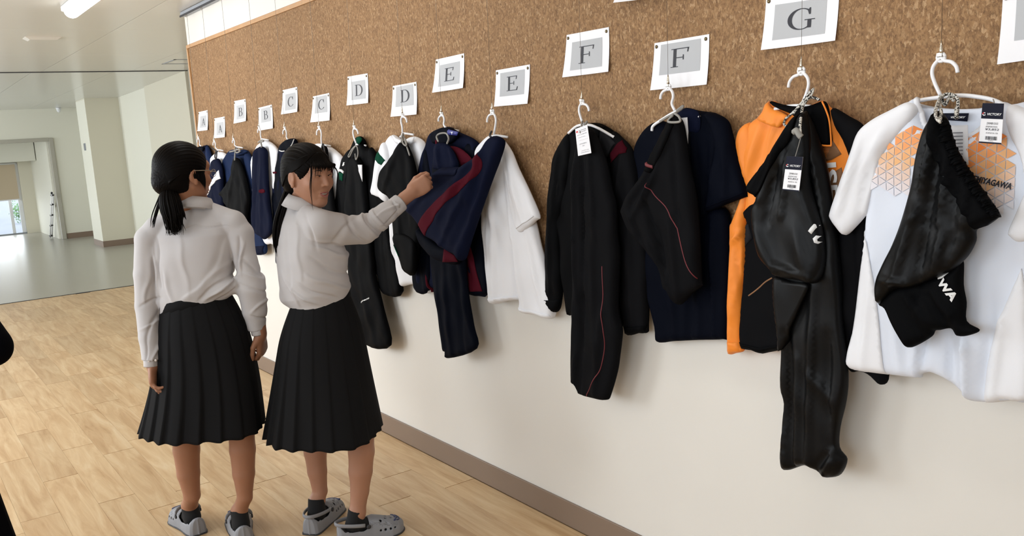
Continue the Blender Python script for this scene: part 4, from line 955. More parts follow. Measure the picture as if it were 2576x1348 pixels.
cloth('brand_tab', zg((848,258),(866,250),(846,360),(824,362),(826,320)), 0.12, 0.005, 'greycord', t, smooth=False, r=.004, sp=.02, wrinkle=0)
s = garment('sports_shorts', (1130, 640), 'navy shorts with broad maroon stripe pulled out from the wall by the girl', 'shorts', 'bottoms tied onto the hangers')
EP = cloth('leg', zg((800,205),(850,230),(830,320),(800,400),(750,540),(690,720),(655,828),(620,800),(585,780),(520,730),(480,705),(452,660),(415,610),(385,575),(400,540),(470,470),(520,400),(560,365),(640,362),(720,312),(760,260)), 0.115, 0.07, 'navy', s,
  folds=fo(zg,(560,390,420,560,26,10),(700,350,560,600,30,9),(770,400,640,740,26,-9),(720,420,560,760,22,9),(640,400,480,520,18,-7),(540,400,760,300,20,9),(780,250,700,520,16,7)), sp=.009, pxoff=.165)
overlay('maroon_stripe', zg((735,295),(760,285),(778,335),(760,385),(690,460),(580,560),(510,660),(487,703),(455,655),(490,590),(560,510),(650,440),(715,385),(738,340)), EP, 'maroon', parent=s, lift=.002, smooth=True)
cloth('leg_back', zg((455,660),(520,720),(600,760),(690,700),(660,835),(580,832),(520,800),(470,740)), 0.095, 0.05, 'navy2', s, sp=.012)
cloth('hem_lining', zg((588,766),(640,798),(656,830),(580,832)), 0.128, 0.012, 'maroon', s, smooth=False, sp=.012, r=.01)
overlay('waistband', zg((530,372),(560,362),(640,360),(660,372),(640,400),(560,400),(535,392)), EP, 'navy', parent=s, lift=.004, smooth=True)

# ---------- E left: navy jacket with maroon lining, navy trousers
t = garment('track_jacket', (1130, 730), 'navy track jacket with maroon lining and blue hang tab under sheet E', 'jacket', 'jackets on the wall hangers')
E1 = cloth('body', zg((520,195),(560,165),(610,158),(660,185),(735,222),(760,280),(770,500),(780,650),(805,985),(690,975),(600,960),(515,962),(443,960),(440,690),(450,500),(470,370),(495,270)), 0.020, 0.055, 'navy', t, folds=fo(zg,(500,300,480,900,18,9),(740,400,770,950,18,-8)), sp=.011)
cloth('sleeve', zg((500,260),(520,330),(540,500),(525,700),(518,962),(443,962),(438,720),(455,460),(478,330)), 0.035, 0.045, 'navy2', t, drape=(3, 6, 4), sp=.012)
ER = cloth('sleeve', zg((700,250),(750,255),(768,420),(775,600),(790,800),(806,985),(688,975),(690,800),(700,650),(705,400)), 0.030, 0.045, 'navy2', t, drape=(3, 5, 9), sp=.012)
overlay('maroon_panel', zg((700,640),(722,700),(750,800),(790,975),(690,975),(690,820)), ER, 'maroon', parent=t, lift=.003)
cloth('lining', zg((612,255),(670,265),(728,322),(690,345),(650,368),(640,320),(600,300)), 0.072, 0.012, 'maroon', t, sp=.012, r=.012)
cloth('collar', zg((520,195),(560,168),(612,160),(660,188),(640,225),(600,245),(560,230),(535,240)), 0.058, 0.03, 'navy2', t, sp=.012, r=.015)
cloth('hood_fold', zg((550,240),(600,245),(640,300),(650,365),(560,372),(535,360),(540,300)), 0.088, 0.04, 'navy', t, folds=fo(zg,(570,250,580,360,10,8),(610,260,630,350,10,-6)), sp=.010)
cloth('red_edge', zg((545,222),(553,225),(556,262),(548,262)), 0.085, 0.006, 'maroon', t, smooth=False, sp=.02, r=.004, wrinkle=0)
bt = cloth('blue_tab', zg((605,178),(612,170),(660,182),(654,200),(608,196)), 0.095, 0.004, 'tagblue', t, smooth=False, sp=.02, r=.004, wrinkle=0)
text_on('tab_mark', 'Y', *zg((625,194),(636,195)), 7, 0.1, 'whiteprint', bt.obj, bold=.04)
cord('drawstring', zg((560,230),(552,205),(570,190),(600,190),(612,215),(604,240)), .0038, 'greycord', t, off=[.13,.11,.10,.095,.11,.13])
s = garment('track_trousers', (1150, 890), 'plain navy track trousers hanging below the maroon-striped shorts', 'trousers', 'bottoms tied onto the hangers')
cloth('leg', zg((540,300),(640,300),(690,500),(690,800),(702,980),(730,1150),(745,1265),(607,1312),(598,1275),(585,1270),(565,1130),(545,1000),(525,830),(530,600)), 0.070, 0.045, 'navy2', s, folds=fo(zg,(600,840,640,1290,20,8),(660,850,700,1270,20,-8),(560,900,600,1260,14,6)), sp=.010)
ribbon('maroon_edge', zg((518,830),(522,900),(527,980)), 5, E1, 'maroon', parent=s, lift=.006)

# ---------- D right: white shirt with green shoulder stripe, black shorts
t = garment('sports_shirt', (1030, 710), 'white long-cut sports shirt with a green shoulder stripe under the second D', 'shirt', 'shirts on the wall hangers')
DB = cloth('body', zg((330,197),(380,225),(435,205),(490,250),(500,400),(505,600),(510,800),(520,985),(440,942),(332,940),(325,700),(310,500),(290,380),(280,300),(300,230)), 0.020, 0.055, 'white', t, folds=fo(zg,(300,260,330,330,14,5),(420,230,450,600,16,7),(360,720,350,930,16,-6)), sp=.011)
DS = cloth('sleeve', zg((290,235),(262,275),(250,310),(238,400),(225,488),(265,508),(305,530),(318,440),(320,340)), 0.045, 0.04, 'white', t, folds=fo(zg,(280,320,260,500,14,6)), sp=.011)
overlay('green_stripe', zg((262,275),(310,322),(288,346),(248,312)), DS, 'green', parent=t, lift=.003)
cloth('collar', zg((330,197),(350,215),(385,225),(425,215),(438,206),(430,235),(390,250),(345,235)), 0.066, 0.014, 'white', t, sp=.014, r=.01)
s = garment('sports_shorts', (1010, 680), 'black shorts with small green hem flash in front of the green-striped shirt', 'shorts', 'bottoms tied onto the hangers')
cloth('leg', zg((375,230),(395,240),(425,310),(445,400),(455,520),(470,640),(440,880),(400,882),(365,805),(340,720),(330,560),(310,505),(265,470),(266,400),(290,350),(330,300)), 0.075, 0.05, 'black', s, folds=fo(zg,(360,300,300,480,20,8),(400,320,420,600,18,-7),(380,600,400,860,16,7)), sp=.011)
DL = cloth('hem_part', zg((335,700),(380,690),(440,740),(440,880),(400,882),(365,805)), 0.10, 0.035, 'black', s, sp=.012)
overlay('green_flash', zg((345,742),(355,752),(372,800),(366,808),(350,770)), DL, 'green', parent=s, lift=.003)
overlay('white_line', zg((342,745),(346,742),(354,772),(350,776)), DL, 'whiteprint', parent=s, lift=.004)
cord('drawstring', zg((375,235),(380,205),(385,190),(392,220),(405,260),(418,300)), .0035, 'greycord', s, off=[.12,.10,.08,.10,.125,.13])
cord('drawstring', zg((380,210),(385,240),(402,250),(395,215)), .0035, 'greycord', s, off=[.10,.125,.13,.10])

# ---------- D left: black jacket with green collar lining, black trousers
t = garment('track_jacket', (920, 700), 'black track jacket with green collar lining and green-white arm flash under D', 'jacket', 'jackets on the wall hangers')
D1 = cloth('body', zg((150,212),(168,205),(185,225),(200,260),(248,300),(252,480),(240,700),(235,830),(170,860),(110,780),(60,760),(45,580),(60,430),(85,310),(125,265)), 0.020, 0.055, 'black', t, folds=fo(zg,(200,300,190,700,16,7),(120,420,110,700,16,-6)), sp=.012)
DA = cloth('sleeve', zg((120,268),(84,312),(68,380),(58,440),(44,580),(48,740),(95,740),(110,600),(118,430),(130,330)), 0.04, 0.04, 'black', t, sp=.012, drape=(2,5,2))
DR = cloth('sleeve', zg((215,262),(250,305),(262,400),(290,560),(325,720),(378,978),(292,992),(262,900),(236,830),(225,600),(215,400)), 0.03, 0.045, 'black', t, sp=.012, drape=(3,6,5))
overlay('green_flash', zg((76,382),(98,388),(97,426),(76,420)), DA, 'green', parent=t, lift=.003)
ribbon('white_line', zg((76,372),(88,374),(99,384)), 3, DA, 'whiteprint', parent=t, lift=.003)
overlay('arm_logo', zg((90,350),(98,332),(107,334),(100,340),(104,344),(94,352)), DA, 'whiteprint', parent=t, lift=.003)
cloth('collar_lining', zg((150,214),(168,206),(178,222),(160,245)), 0.062, 0.012, 'green', t, sp=.012, r=.01)
cl = cloth('care_label', zg((152,346),(180,346),(182,430),(172,400)), 0.088, 0.003, 'white', t, smooth=False, r=.003, sp=.02, wrinkle=0)
cord('drawstring', zg((150,250),(135,270),(118,305),(112,300),(130,268),(152,252),(160,290),(150,320),(145,290)), .0030, 'greycord', t, off=.094)
s = garment('track_trousers', (950, 860), 'black track trousers with small white slanted lettering hanging behind the girl', 'trousers', 'bottoms tied onto the hangers')
DT = cloth('leg', zg((120,320),(170,330),(200,500),(235,830),(242,900),(280,1060),(318,1248),(205,1247),(170,1130),(120,950),(105,700),(100,480)), 0.060, 0.045, 'black', s, folds=fo(zg,(180,900,260,1240,20,7),(150,400,160,800,16,-6)), sp=.012)
text_on('leg_lettering', 'mwoerno', *zg((187,1034),(233,1010)), 3.2, DT, 'whiteprint', s, shear=.2, bold=.02)

# ---------- C right: white shirt, black shorts (mostly behind the girl's head)
t = garment('sports_shirt', (815, 690), 'white sports shirt with thin red and navy seam behind the pointing girl\'s face', 'shirt', 'shirts on the wall hangers')
CB = cloth('body', zi((385,115),(410,80),(440,70),(475,85),(512,80),(600,140),(642,205),(640,330),(600,600),(590,800),(585,1060),(380,1060),(375,700),(370,300)), 0.020, 0.055, 'white', t, folds=fo(zi,(570,180,590,500,14,-6),(600,200,615,600,12,6),(440,90,430,200,12,5)), sp=.012)
ribbon('navy_seam', zi((528,155),(545,185),(560,215)), 5, CB, 'navy', parent=t, lift=.002)
ribbon('red_seam', zi((560,215),(580,270),(588,350),(596,460)), 2.6, CB, 'maroon', parent=t, lift=.002)
cloth('collar', zi((400,95),(440,68),(515,80),(500,105),(460,100),(425,105)), 0.064, 0.014, 'white', t, sp=.014, r=.01)
s = garment('sports_shorts', (820, 520), 'black shorts tied with dark cord behind the pointing girl\'s face', 'shorts', 'bottoms tied onto the hangers')
cloth('leg', zi((480,95),(510,100),(525,200),(545,350),(575,560),(570,640),(400,640),(420,400),(450,200)), 0.075, 0.04, 'black', s, sp=.013)
cord('drawstring', zi((475,130),(480,95),(490,70),(500,110),(505,150)), .0038, 'darkcord', s, off=[.115,.10,.085,.10,.11])

# ---------- C left: navy jacket with white piping
t = garment('track_jacket', (740, 640), 'navy track jacket with white collar piping left of the pointing girl\'s head', 'jacket', 'jackets on the wall hangers')
CJ = cloth('body', zh((690,388),(730,345),(790,333),(815,375),(880,415),(925,480),(930,800),(920,1250),(720,1290),(690,1306),(664,1270),(655,1000),(640,850),(640,700),(668,500),(680,425)), 0.020, 0.055, 'navy', t, folds=fo(zh,(720,500,680,900,16,7),(760,560,740,1000,16,-6)), sp=.013)
cloth('sleeve', zh((690,420),(720,450),(730,700),(710,1000),(712,1290),(690,1306),(664,1270),(655,1000),(640,850),(640,700),(668,500)), 0.035, 0.04, 'navy2', t, sp=.013, drape=(2,7,3))
cloth('collar', zh((690,388),(730,345),(790,333),(810,378),(780,420),(720,432),(684,428)), 0.060, 0.03, 'navy2', t, sp=.012, r=.015)
cord('collar_piping', zh((682,424),(700,430),(722,428)), .0028, 'whiteprint', t, off=.095)
cord('collar_piping', zh((795,338),(780,375),(762,402)), .0020, 'whiteprint', t, off=.095)
overlay('red_mark', zh((672,585),(692,583),(694,598),(676,600)), CJ, 'maroon', parent=t, lift=.016)

# ---------- B right: white shirt, navy trousers
t = garment('sports_shirt', (680, 612), 'white sports shirt half covered by folded navy trousers under the second B', 'shirt', 'shirts on the wall hangers')
B2 = cloth('body', zh((510,392),(540,362),(570,345),(620,370),(662,420),(668,500),(655,620),(645,720),(655,900),(650,1130),(610,1142),(555,1150),(500,1100),(462,752),(446,740),(455,600),(478,470)), 0.020, 0.05, 'white', t, folds=fo(zh,(620,450,630,1100,14,6),(600,600,600,1100,12,-5)), sp=.012)
cloth('sleeve', zh((615,372),(662,420),(668,500),(656,610),(650,720),(636,700),(625,550),(610,420)), 0.04, 0.035, 'white', t, sp=.013)
s = garment('track_trousers', (660, 600), 'folded dark navy trousers with small red mark hanging over the white shirt', 'trousers', 'bottoms tied onto the hangers')
BT = cloth('legs', zh((520,398),(548,395),(578,430),(582,520),(590,700),(605,860),(622,1040),(570,1108),(540,1090),(490,1050),(470,930),(482,800),(478,600),(488,440)), 0.07, 0.045, 'navy', s, folds=fo(zh,(525,430,505,1000,14,-9),(560,480,560,1050,16,8)), sp=.012)
overlay('red_mark', zh((560,725),(572,718),(585,728),(586,745),(570,752),(560,742)), BT, 'maroon', parent=s, lift=.003)
cord('drawstring', zh((520,362),(545,345),(560,352),(540,360),(545,385),(542,400)), .005, 'greycord', s, off=[.09,.09,.09,.095,.1,.105])

# ---------- B left: blue jacket, black trousers
t = garment('track_jacket', (630, 620), 'mid-blue track jacket with ribbed cuff beside the ponytailed girl', 'jacket', 'jackets on the wall hangers')
BJ = cloth('body', zh((300,428),(340,440),(395,418),(432,430),(462,492),(470,600),(480,900),(570,1145),(470,1168),(300,1120),(240,870),(232,750),(248,540),(275,460)), 0.020, 0.055, 'blue', t, folds=fo(zh,(270,520,255,860,14,7),(440,600,450,1100,14,7),(420,480,440,700,12,-6)), sp=.012)
BS = cloth('sleeve', zh((430,432),(462,492),(478,640),(500,900),(560,1100),(575,1155),(570,1220),(495,1226),(488,1160),(450,1000),(430,700),(415,520)), 0.032, 0.045, 'blue', t, sp=.012, drape=(2,6,8))
overlay('cuff', zh((490,1162),(574,1155),(570,1220),(495,1226)), BS, 'navy', parent=t, lift=.003)
cloth('collar', zh((300,428),(325,418),(372,428),(400,415),(430,430),(400,455),(340,470),(305,452)), 0.060, 0.03, 'blue', t, sp=.012, r=.015)
s = garment('track_trousers', (600, 540), 'black folded trousers tied over the mid-blue jacket', 'trousers', 'bottoms tied onto the hangers')
cloth('legs', zh((335,480),(370,500),(400,580),(425,680),(440,800),(430,950),(440,1060),(380,1000),(300,880),(262,830),(250,790),(218,762),(232,740),(300,640),(320,540)), 0.075, 0.045, 'black', s, folds=fo(zh,(350,560,300,860,16,6),(380,600,400,900,16,-6)), sp=.012)
cord('drawstring', zh((300,435),(330,428),(370,415),(378,430),(350,440),(345,400),(342,430),(338,500)), .0045, 'greycord', s, off=[.1,.1,.1,.1,.1,.085,.1,.115])

# ---------- A right: white shirt, navy shorts with white stripe
t = garment('sports_shirt', (550, 540), 'white shirt with navy shorts over it, right beside the ponytailed girl\'s head', 'shirt', 'shirts on the wall hangers')
cloth('body', zh((150,512),(165,470),(195,442),(240,437),(282,482),(260,560),(255,800),(240,1000),(110,1000),(120,850),(125,650)), 0.020, 0.05, 'white', t, sp=.013)
s = garment('sports_shorts', (545, 520), 'navy shorts with a white diagonal stripe beside the ponytailed girl\'s head', 'shorts', 'bottoms tied onto the hangers')
AP = cloth('legs', zh((158,525),(190,488),(215,500),(238,580),(242,660),(245,870),(240,990),(105,990),(108,860),(110,800),(140,720)), 0.07, 0.045, 'navy', s, folds=fo(zh,(180,720,190,960,12,6)), sp=.012)
overlay('white_stripe', zh((112,800),(160,682),(228,575),(240,640),(200,665),(176,705),(112,822)), AP, 'white', parent=s, lift=.004)
cord('drawstring', zh((165,405),(190,425),(200,440),(195,490),(185,470),(195,430),(205,432)), .0045, 'darkcord', s, off=[.095,.095,.095,.115,.11,.095,.095])
# ---------- A left: dark blue jacket
t = garment('track_jacket', (520, 470), 'dark blue jacket at the far cork board end, half hidden by a dark-haired head', 'jacket', 'jackets on the wall hangers')
cloth('body', zh((48,402),(80,395),(122,385),(150,460),(160,520),(150,800),(140,1000),(10,1000),(15,700),(30,480)), 0.020, 0.055, 'navy', t, folds=fo(zh,(110,420,130,700,10,7)), sp=.013)
cloth('collar', zh((48,402),(75,392),(95,400),(90,430),(60,425)), 0.06, 0.025, 'navy2', t, sp=.013, r=.015)
cloth('sleeve', zh((118,386),(150,460),(160,520),(160,700),(150,1020),(100,1020),(110,700),(105,480)), 0.03, 0.045, 'blue', t, sp=.013)
# ================================================================== people: implicit bodies turned into one continuous skin
class Vol:
    def __init__(s, lo, hi, h):
        s.h = h; s.lo = np.array(lo, float); n = np.ceil((np.array(hi)-s.lo)/h).astype(int)+1
        s.ax = [s.lo[i]+h*np.arange(n[i]) for i in range(3)]
        s.D = np.full(n, 0.05, np.float32)
    def win(s, lo, hi):
        sl = []
        for i in range(3):
            a = max(0, int((lo[i]-s.lo[i])/s.h)-1); b = min(len(s.ax[i]), int((hi[i]-s.lo[i])/s.h)+3)
            if b <= a: return None
            sl.append(slice(a, b))
        return tuple(sl)
    def grid(s, w):
        return np.stack(np.meshgrid(*[s.ax[i][w[i]] for i in range(3)], indexing='ij'), -1)
    def op(s, fn, lo, hi, k=0.01, sub=False, pad=0.03):
        w = s.win(np.asarray(lo)-pad, np.asarray(hi)+pad)
        if w is None: return
        d = fn(s.grid(w)).astype(np.float32); a = s.D[w]
        if sub:
            d = -d; hh = np.maximum(k-np.abs(a-d), 0)/k if k else 0
            s.D[w] = np.maximum(a, d)+hh*hh*k*.25
        else:
            hh = np.maximum(k-np.abs(a-d), 0)/k if k else 0
            s.D[w] = np.minimum(a, d)-hh*hh*k*.25
    def cone(s, a, b, ra, rb, k=0.012, sub=False):
        a = np.asarray(a, float); b = np.asarray(b, float); ab = b-a; L = ab@ab+1e-12
        def fn(P):
            t = np.clip(((P-a)@ab)/L, 0, 1)
            return np.linalg.norm(P-a-t[..., None]*ab, axis=-1)-(ra+(rb-ra)*t)
        R_ = max(ra, rb); s.op(fn, np.minimum(a, b)-R_, np.maximum(a, b)+R_, k, sub)
    def chain(s, pts, k=0.012):
        k = min(k, .007)
        for (a, ra), (b, rb) in zip(pts[:-1], pts[1:]): s.cone(a, b, ra, rb, k)
    def ell(s, c, r, fr=None, k=0.012, sub=False):
        c = np.asarray(c, float); r = np.asarray(r, float); fr = np.eye(3) if fr is None else fr
        def fn(P):
            q = (P-c)@fr.T; k0 = np.linalg.norm(q/r, axis=-1); k1 = np.linalg.norm(q/r**2, axis=-1)+1e-9
            return k0*(k0-1)/k1
        R_ = r.max(); s.op(fn, c-R_, c+R_, k, sub)
    def loft(s, st, side, k=0.02, pw=2.2, shear=None):
        """stations (centre xyz, half width, half depth) stacked upwards"""
        st = sorted(st, key=lambda q: q[0][2]); z = np.array([q[0][2] for q in st]); cx = np.array([q[0][0] for q in st]); cy = np.array([q[0][1] for q in st])
        A = np.array([q[1] for q in st]); B = np.array([q[2] for q in st]); side = np.asarray(side)[:2]; fw = np.array([-side[1], side[0]])
        def fn(P):
            Z = P[..., 2]
            if shear is not None: Z = Z-np.interp(Z, shear[0], shear[1])*((P[..., 0]-cx.mean())*HR[0]+(P[..., 1]-cy.mean())*HR[1])
            x = P[..., 0]-np.interp(Z, z, cx); y = P[..., 1]-np.interp(Z, z, cy)
            a = np.interp(Z, z, A); b = np.interp(Z, z, B); u = np.abs(x*side[0]+y*side[1])/a; v = np.abs(x*fw[0]+y*fw[1])/b
            d = ((u**pw+v**pw)**(1/pw)-1)*np.minimum(a, b)
            return np.maximum(d, np.maximum(Z-z[-1], z[0]-Z))
        lo = np.array([(cx-A.max()).min(), (cy-A.max()).min(), z[0]-(.04 if shear else 0)]); hi = np.array([(cx+A.max()).max(), (cy+A.max()).max(), z[-1]])
        s.op(fn, lo, hi, k)
    def plane_cut(s, p, n, R_):
        p = np.asarray(p); n = np.asarray(n)/np.linalg.norm(n)
        def fn(P):
            q = P-p; d = q@n; lat = np.linalg.norm(q-d[..., None]*n, axis=-1)
            return np.maximum(np.maximum(-d, lat-R_), d-R_*2.2)
        s.op(fn, p-R_*2.4, p+R_*2.4, 0.0, True)
    def mesh(s):
        D = s.D; I = D < 0
        c = np.zeros([n-1 for n in D.shape], np.int8)
        for dx in (0, 1):
            for dy in (0, 1):
                for dz in (0, 1): c += I[dx:D.shape[0]-1+dx, dy:D.shape[1]-1+dy, dz:D.shape[2]-1+dz]
        act = np.argwhere((c > 0) & (c < 8)); idx = -np.ones(c.shape, np.int32); idx[tuple(act.T)] = np.arange(len(act))
        S = np.zeros((len(act), 3)); N = np.zeros(len(act))
        cor = [(0,0,0),(1,0,0),(0,1,0),(1,1,0),(0,0,1),(1,0,1),(0,1,1),(1,1,1)]
        for i, j in ((0,1),(2,3),(4,5),(6,7),(0,2),(1,3),(4,6),(5,7),(0,4),(1,5),(2,6),(3,7)):
            a, b = np.array(cor[i]), np.array(cor[j])
            va = D[tuple((act+a).T)]; vb = D[tuple((act+b).T)]; m = (va < 0) != (vb < 0)
            t = np.where(m, va/(va-vb+1e-20), 0)
            S += np.where(m[:, None], a+(b-a)*t[:, None], 0); N += m
        V = s.lo+s.h*(act+S/N[:, None])
        Q = []
        for ax in range(3):
            o1, o2 = [k for k in range(3) if k != ax]
            sl0 = [slice(None)]*3; sl1 = [slice(None)]*3; sl0[ax] = slice(0, -1); sl1[ax] = slice(1, None)
            for k in (o1, o2): sl0[k] = slice(1, -1); sl1[k] = slice(1, -1)
            a = I[tuple(sl0)]; b = I[tuple(sl1)]
            e = np.argwhere(a != b); f = a[tuple(e.T)]
            p = e.copy(); p[:, o1] += 1; p[:, o2] += 1
            def cell(d1, d2):
                q = p.copy(); q[:, o1] -= d1; q[:, o2] -= d2; return idx[tuple(q.T)]
            q = np.stack([cell(1,1), cell(0,1), cell(0,0), cell(1,0)], 1)
            flip = f if ax != 1 else ~f
            q[~flip] = q[~flip][:, ::-1]
            Q.append(q)
        Q = np.vstack(Q); Q = Q[(Q >= 0).all(1)]
        return V, Q
def vnormals(V, Q):
    n = np.cross(V[Q[:,2]]-V[Q[:,0]], V[Q[:,3]]-V[Q[:,1]]); N = np.zeros_like(V)
    for k in range(4): np.add.at(N, Q[:,k], n)
    return N/(np.linalg.norm(N, axis=1)[:, None]+1e-12)
def frame(fwd, up=(0, 0, 1)):
    f = np.asarray(fwd, float); f /= np.linalg.norm(f); u = np.asarray(up, float); r = np.cross(f, u); r /= np.linalg.norm(r); u = np.cross(r, f)
    return np.array([r, f, u])
def rc(r, h): return HR*r+HF*h          # direction from the viewer's right / forward

def head_into(v, c, F):
    L = lambda x, y, z: c+F.T@np.array([x, y, z])
    v.ell(L(0, -.012, .028), (.072, .090, .082), F, .02)
    v.ell(L(0, .022, -.030), (.058, .066, .076), F, .03)
    for s in (-1, 1):
        v.cone(L(s*.050, .005, -.045), L(s*.012, .062, -.090), .018, .016, .02)
        v.ell(L(s*.034, .062, -.022), (.024, .02, .022), F, .02)
        v.ell(L(s*.074, -.006, -.006), (.009, .0165, .027), F, .006); v.ell(L(s*.084, -.001, -.004), (.006, .009, .015), F, .006, True)
        v.ell(L(s*.078, .004, -.030), (.006, .008, .011), F, .006)
    v.ell(L(0, .066, -.092), (.018, .015, .016), F, .015)
    v.ell(L(0, .07, .035), (.045, .018, .02), F, .02)
    for s in (-1, 1): v.ell(L(s*.031, .095, .008), (.017, .014, .010), F, .012, True)
    for s in (-1, 1): v.ell(L(s*.031, .071, .008), (.017, .014, .012), F, .006)
    v.cone(L(0, .083, .010), L(0, .099, -.021), .007, .0088, .010)
    for s in (-1, 1): v.ell(L(s*.0105, .089, -.026), (.0065, .008, .006), F, .006)
    for s in (-1, 1): v.ell(L(s*.006, .0955, -.0315), (.003, .004, .003), F, .003, True)
    v.ell(L(0, .080, -.0515), (.022, .012, .007), F, .008); v.ell(L(0, .079, -.0655), (.018, .012, .0075), F, .008)
    v.ell(L(0, .092, -.0585), (.019, .010, .0032), F, .004, True)
def neck_into(v, c, F, base):
    v.cone(c+F.T@np.array([0, -.022, -.055]), base, .044, .045, .02)
def hand_into(v, w, d, n, th, curl=(35, 35, 30), spread=1.0, thumb=(0.5, 0.4), size=1.0, dcurl=(0, 0, 0, 0)):
    """w wrist, d towards the knuckles, n out of the palm, th towards the thumb"""
    d = np.asarray(d)/np.linalg.norm(d); n = np.asarray(n, float); n -= d*(n@d); n /= np.linalg.norm(n); th = np.cross(d, n)*(1 if np.cross(d, n)@np.asarray(th) > 0 else -1)
    Fr = np.array([th, d, n]); S = size; tips = []
    v.cone(w-d*.03*S, w+d*.015*S, .022*S, .021*S, .012)
    v.ell(w+d*.048*S, (.036*S, .048*S, .0135*S), Fr, .014)
    for i, (x, L, r) in enumerate(((.026, .066, .0082), (.009, .073, .0084), (-.008, .068, .0080), (-.024, .054, .0072))):
        b = w+d*(.083-.006*abs(i-1))*S+th*x*S
        v.cone(w+d*.03*S+th*x*.7*S, b, .010*S, r*1.12*S, .010)
        a0 = 0; p = b
        for j, (fr, rr) in enumerate(((.45, 1.0), (.30, .92), (.25, .82))):
            a0 += math.radians(curl[j]+dcurl[i]); dr = d*math.cos(a0)+n*math.sin(a0)+th*x*1.2*spread*(1 if j == 0 else .3)
            dr /= np.linalg.norm(dr); q = p+dr*L*fr*S
            v.cone(p, q, r*rr*S, r*(rr-.07)*S, .0035); p = q
        tips.append(p)
    b = w+d*.018*S+th*.022*S+n*.006*S
    m1 = b+(d*.62+th*.62*(1-thumb[0])+n*.45*thumb[0]+th*.15)*.045*S
    m2 = m1+(d*.85+th*(.25-thumb[1]*.5)+n*.5*thumb[1])*.033*S
    m3 = m2+(d*.9-th*.3*thumb[1]+n*.45*thumb[1])*.024*S
    v.cone(b, m1, .013*S, .0105*S, .010); v.cone(m1, m2, .0100*S, .0088*S, .004); v.cone(m2, m3, .0088*S, .0072*S, .003)
    return tips
def foot_into(v, heel, toe, ankle, k=.015):
    d = toe-heel; d[2] = 0; d /= np.linalg.norm(d); z = np.array([0, 0, 1.])
    h = heel*np.array([1, 1, 0])
    v.cone(ankle, h+d*.045+z*.055, .031, .030, k); v.cone(h+d*.04+z*.05, h+d*.12+z*.043, .026, .025, k); v.cone(h+d*.12+z*.042, h+d*.20+z*.036, .026, .018, k)

def strand(root, pts, r, parts, seg=6, flat=1.0):
    P_ = catmull(pts, 5); n = len(P_)
    R_ = [r*(0.75+0.25*math.sin(math.pi*min(1, i/(n*.5))))*(1-(max(0, i/(n-1)-.5)/.5)**2*.9) for i in range(n)]
    parts.append(tube_data(P_, R_, seg, flat))

def collar_mesh(c, F, a, b, parent, height=.034, gap=26, tilt=0.0, name='collar'):
    """folded shirt collar swept round the neck; F = [right, fwd, up]"""
    prof = [(-.004, -.012), (-.006, .4*height), (-.003, height), (.006, height+.003), (.014, .55*height), (.024, -.010), (.0215, -.011), (.011, .45*height), (.004, height-.004), (.000, .4*height), (.002, -.012)]
    V = []; Fc = []; n = 44; m = len(prof)
    for i in range(n+1):
        t = math.radians(90+gap+(360-2*gap)*i/n)
        e = np.array([math.cos(t)*a, math.sin(t)*b, 0]); o = np.array([math.cos(t), math.sin(t), 0]); o /= np.linalg.norm(o)
        front = max(0, math.sin(t))
        for (dr, dz) in prof:
            ext = 1+0.6*front**2 if dr > .012 else 1
            p = e+o*dr*ext+np.array([0, 0, dz-(0.022*front**2 if dr > .012 else 0)-tilt*math.sin(t)*.02])
            V.append(c+F.T@p)
    for i in range(n):
        for j in range(m):
            Fc.append((i*m+j, (i+1)*m+j, (i+1)*m+(j+1) % m, i*m+(j+1) % m))
    Fc += [tuple(range(m)), tuple(range(n*m+m-1, n*m-1, -1))]
    return link_mesh(name, V, Fc, 'shirt', parent)
def cuff_mesh(a, b, ra, rb, parent, m='shirt', name='cuff', flat=.86, nrm=None):
    V, Fc = [], []
    a = np.asarray(a); b = np.asarray(b); t = (b-a)/np.linalg.norm(b-a)
    pts = [a, a+t*.006, b-t*.004, b, b-t*.002, a+t*.01]; rr = [ra*.94, ra, rb, rb*.97, rb*.90, ra*.86]
    Vt, Ft = tube_data(pts, rr, 26, flat, up=nrm, caps=False)
    # tube_data recomputes directions at the returning points; build from explicit rings instead
    up = np.asarray(nrm if nrm is not None else (0, 0, 1.)); u = up-t*(up@t); u /= np.linalg.norm(u); w = np.cross(t, u); n = 28
    for p, r in zip(pts, rr):
        for k in range(n):
            th = 2*math.pi*k/n; V.append(p+r*(math.cos(th)*u*flat+math.sin(th)*w))
    for i in range(len(pts)-1):
        for k in range(n): Fc.append((i*n+k, i*n+(k+1) % n, (i+1)*n+(k+1) % n, (i+1)*n+k))
    o = link_mesh(name, V, Fc, m, parent)
    return o, u, w, t
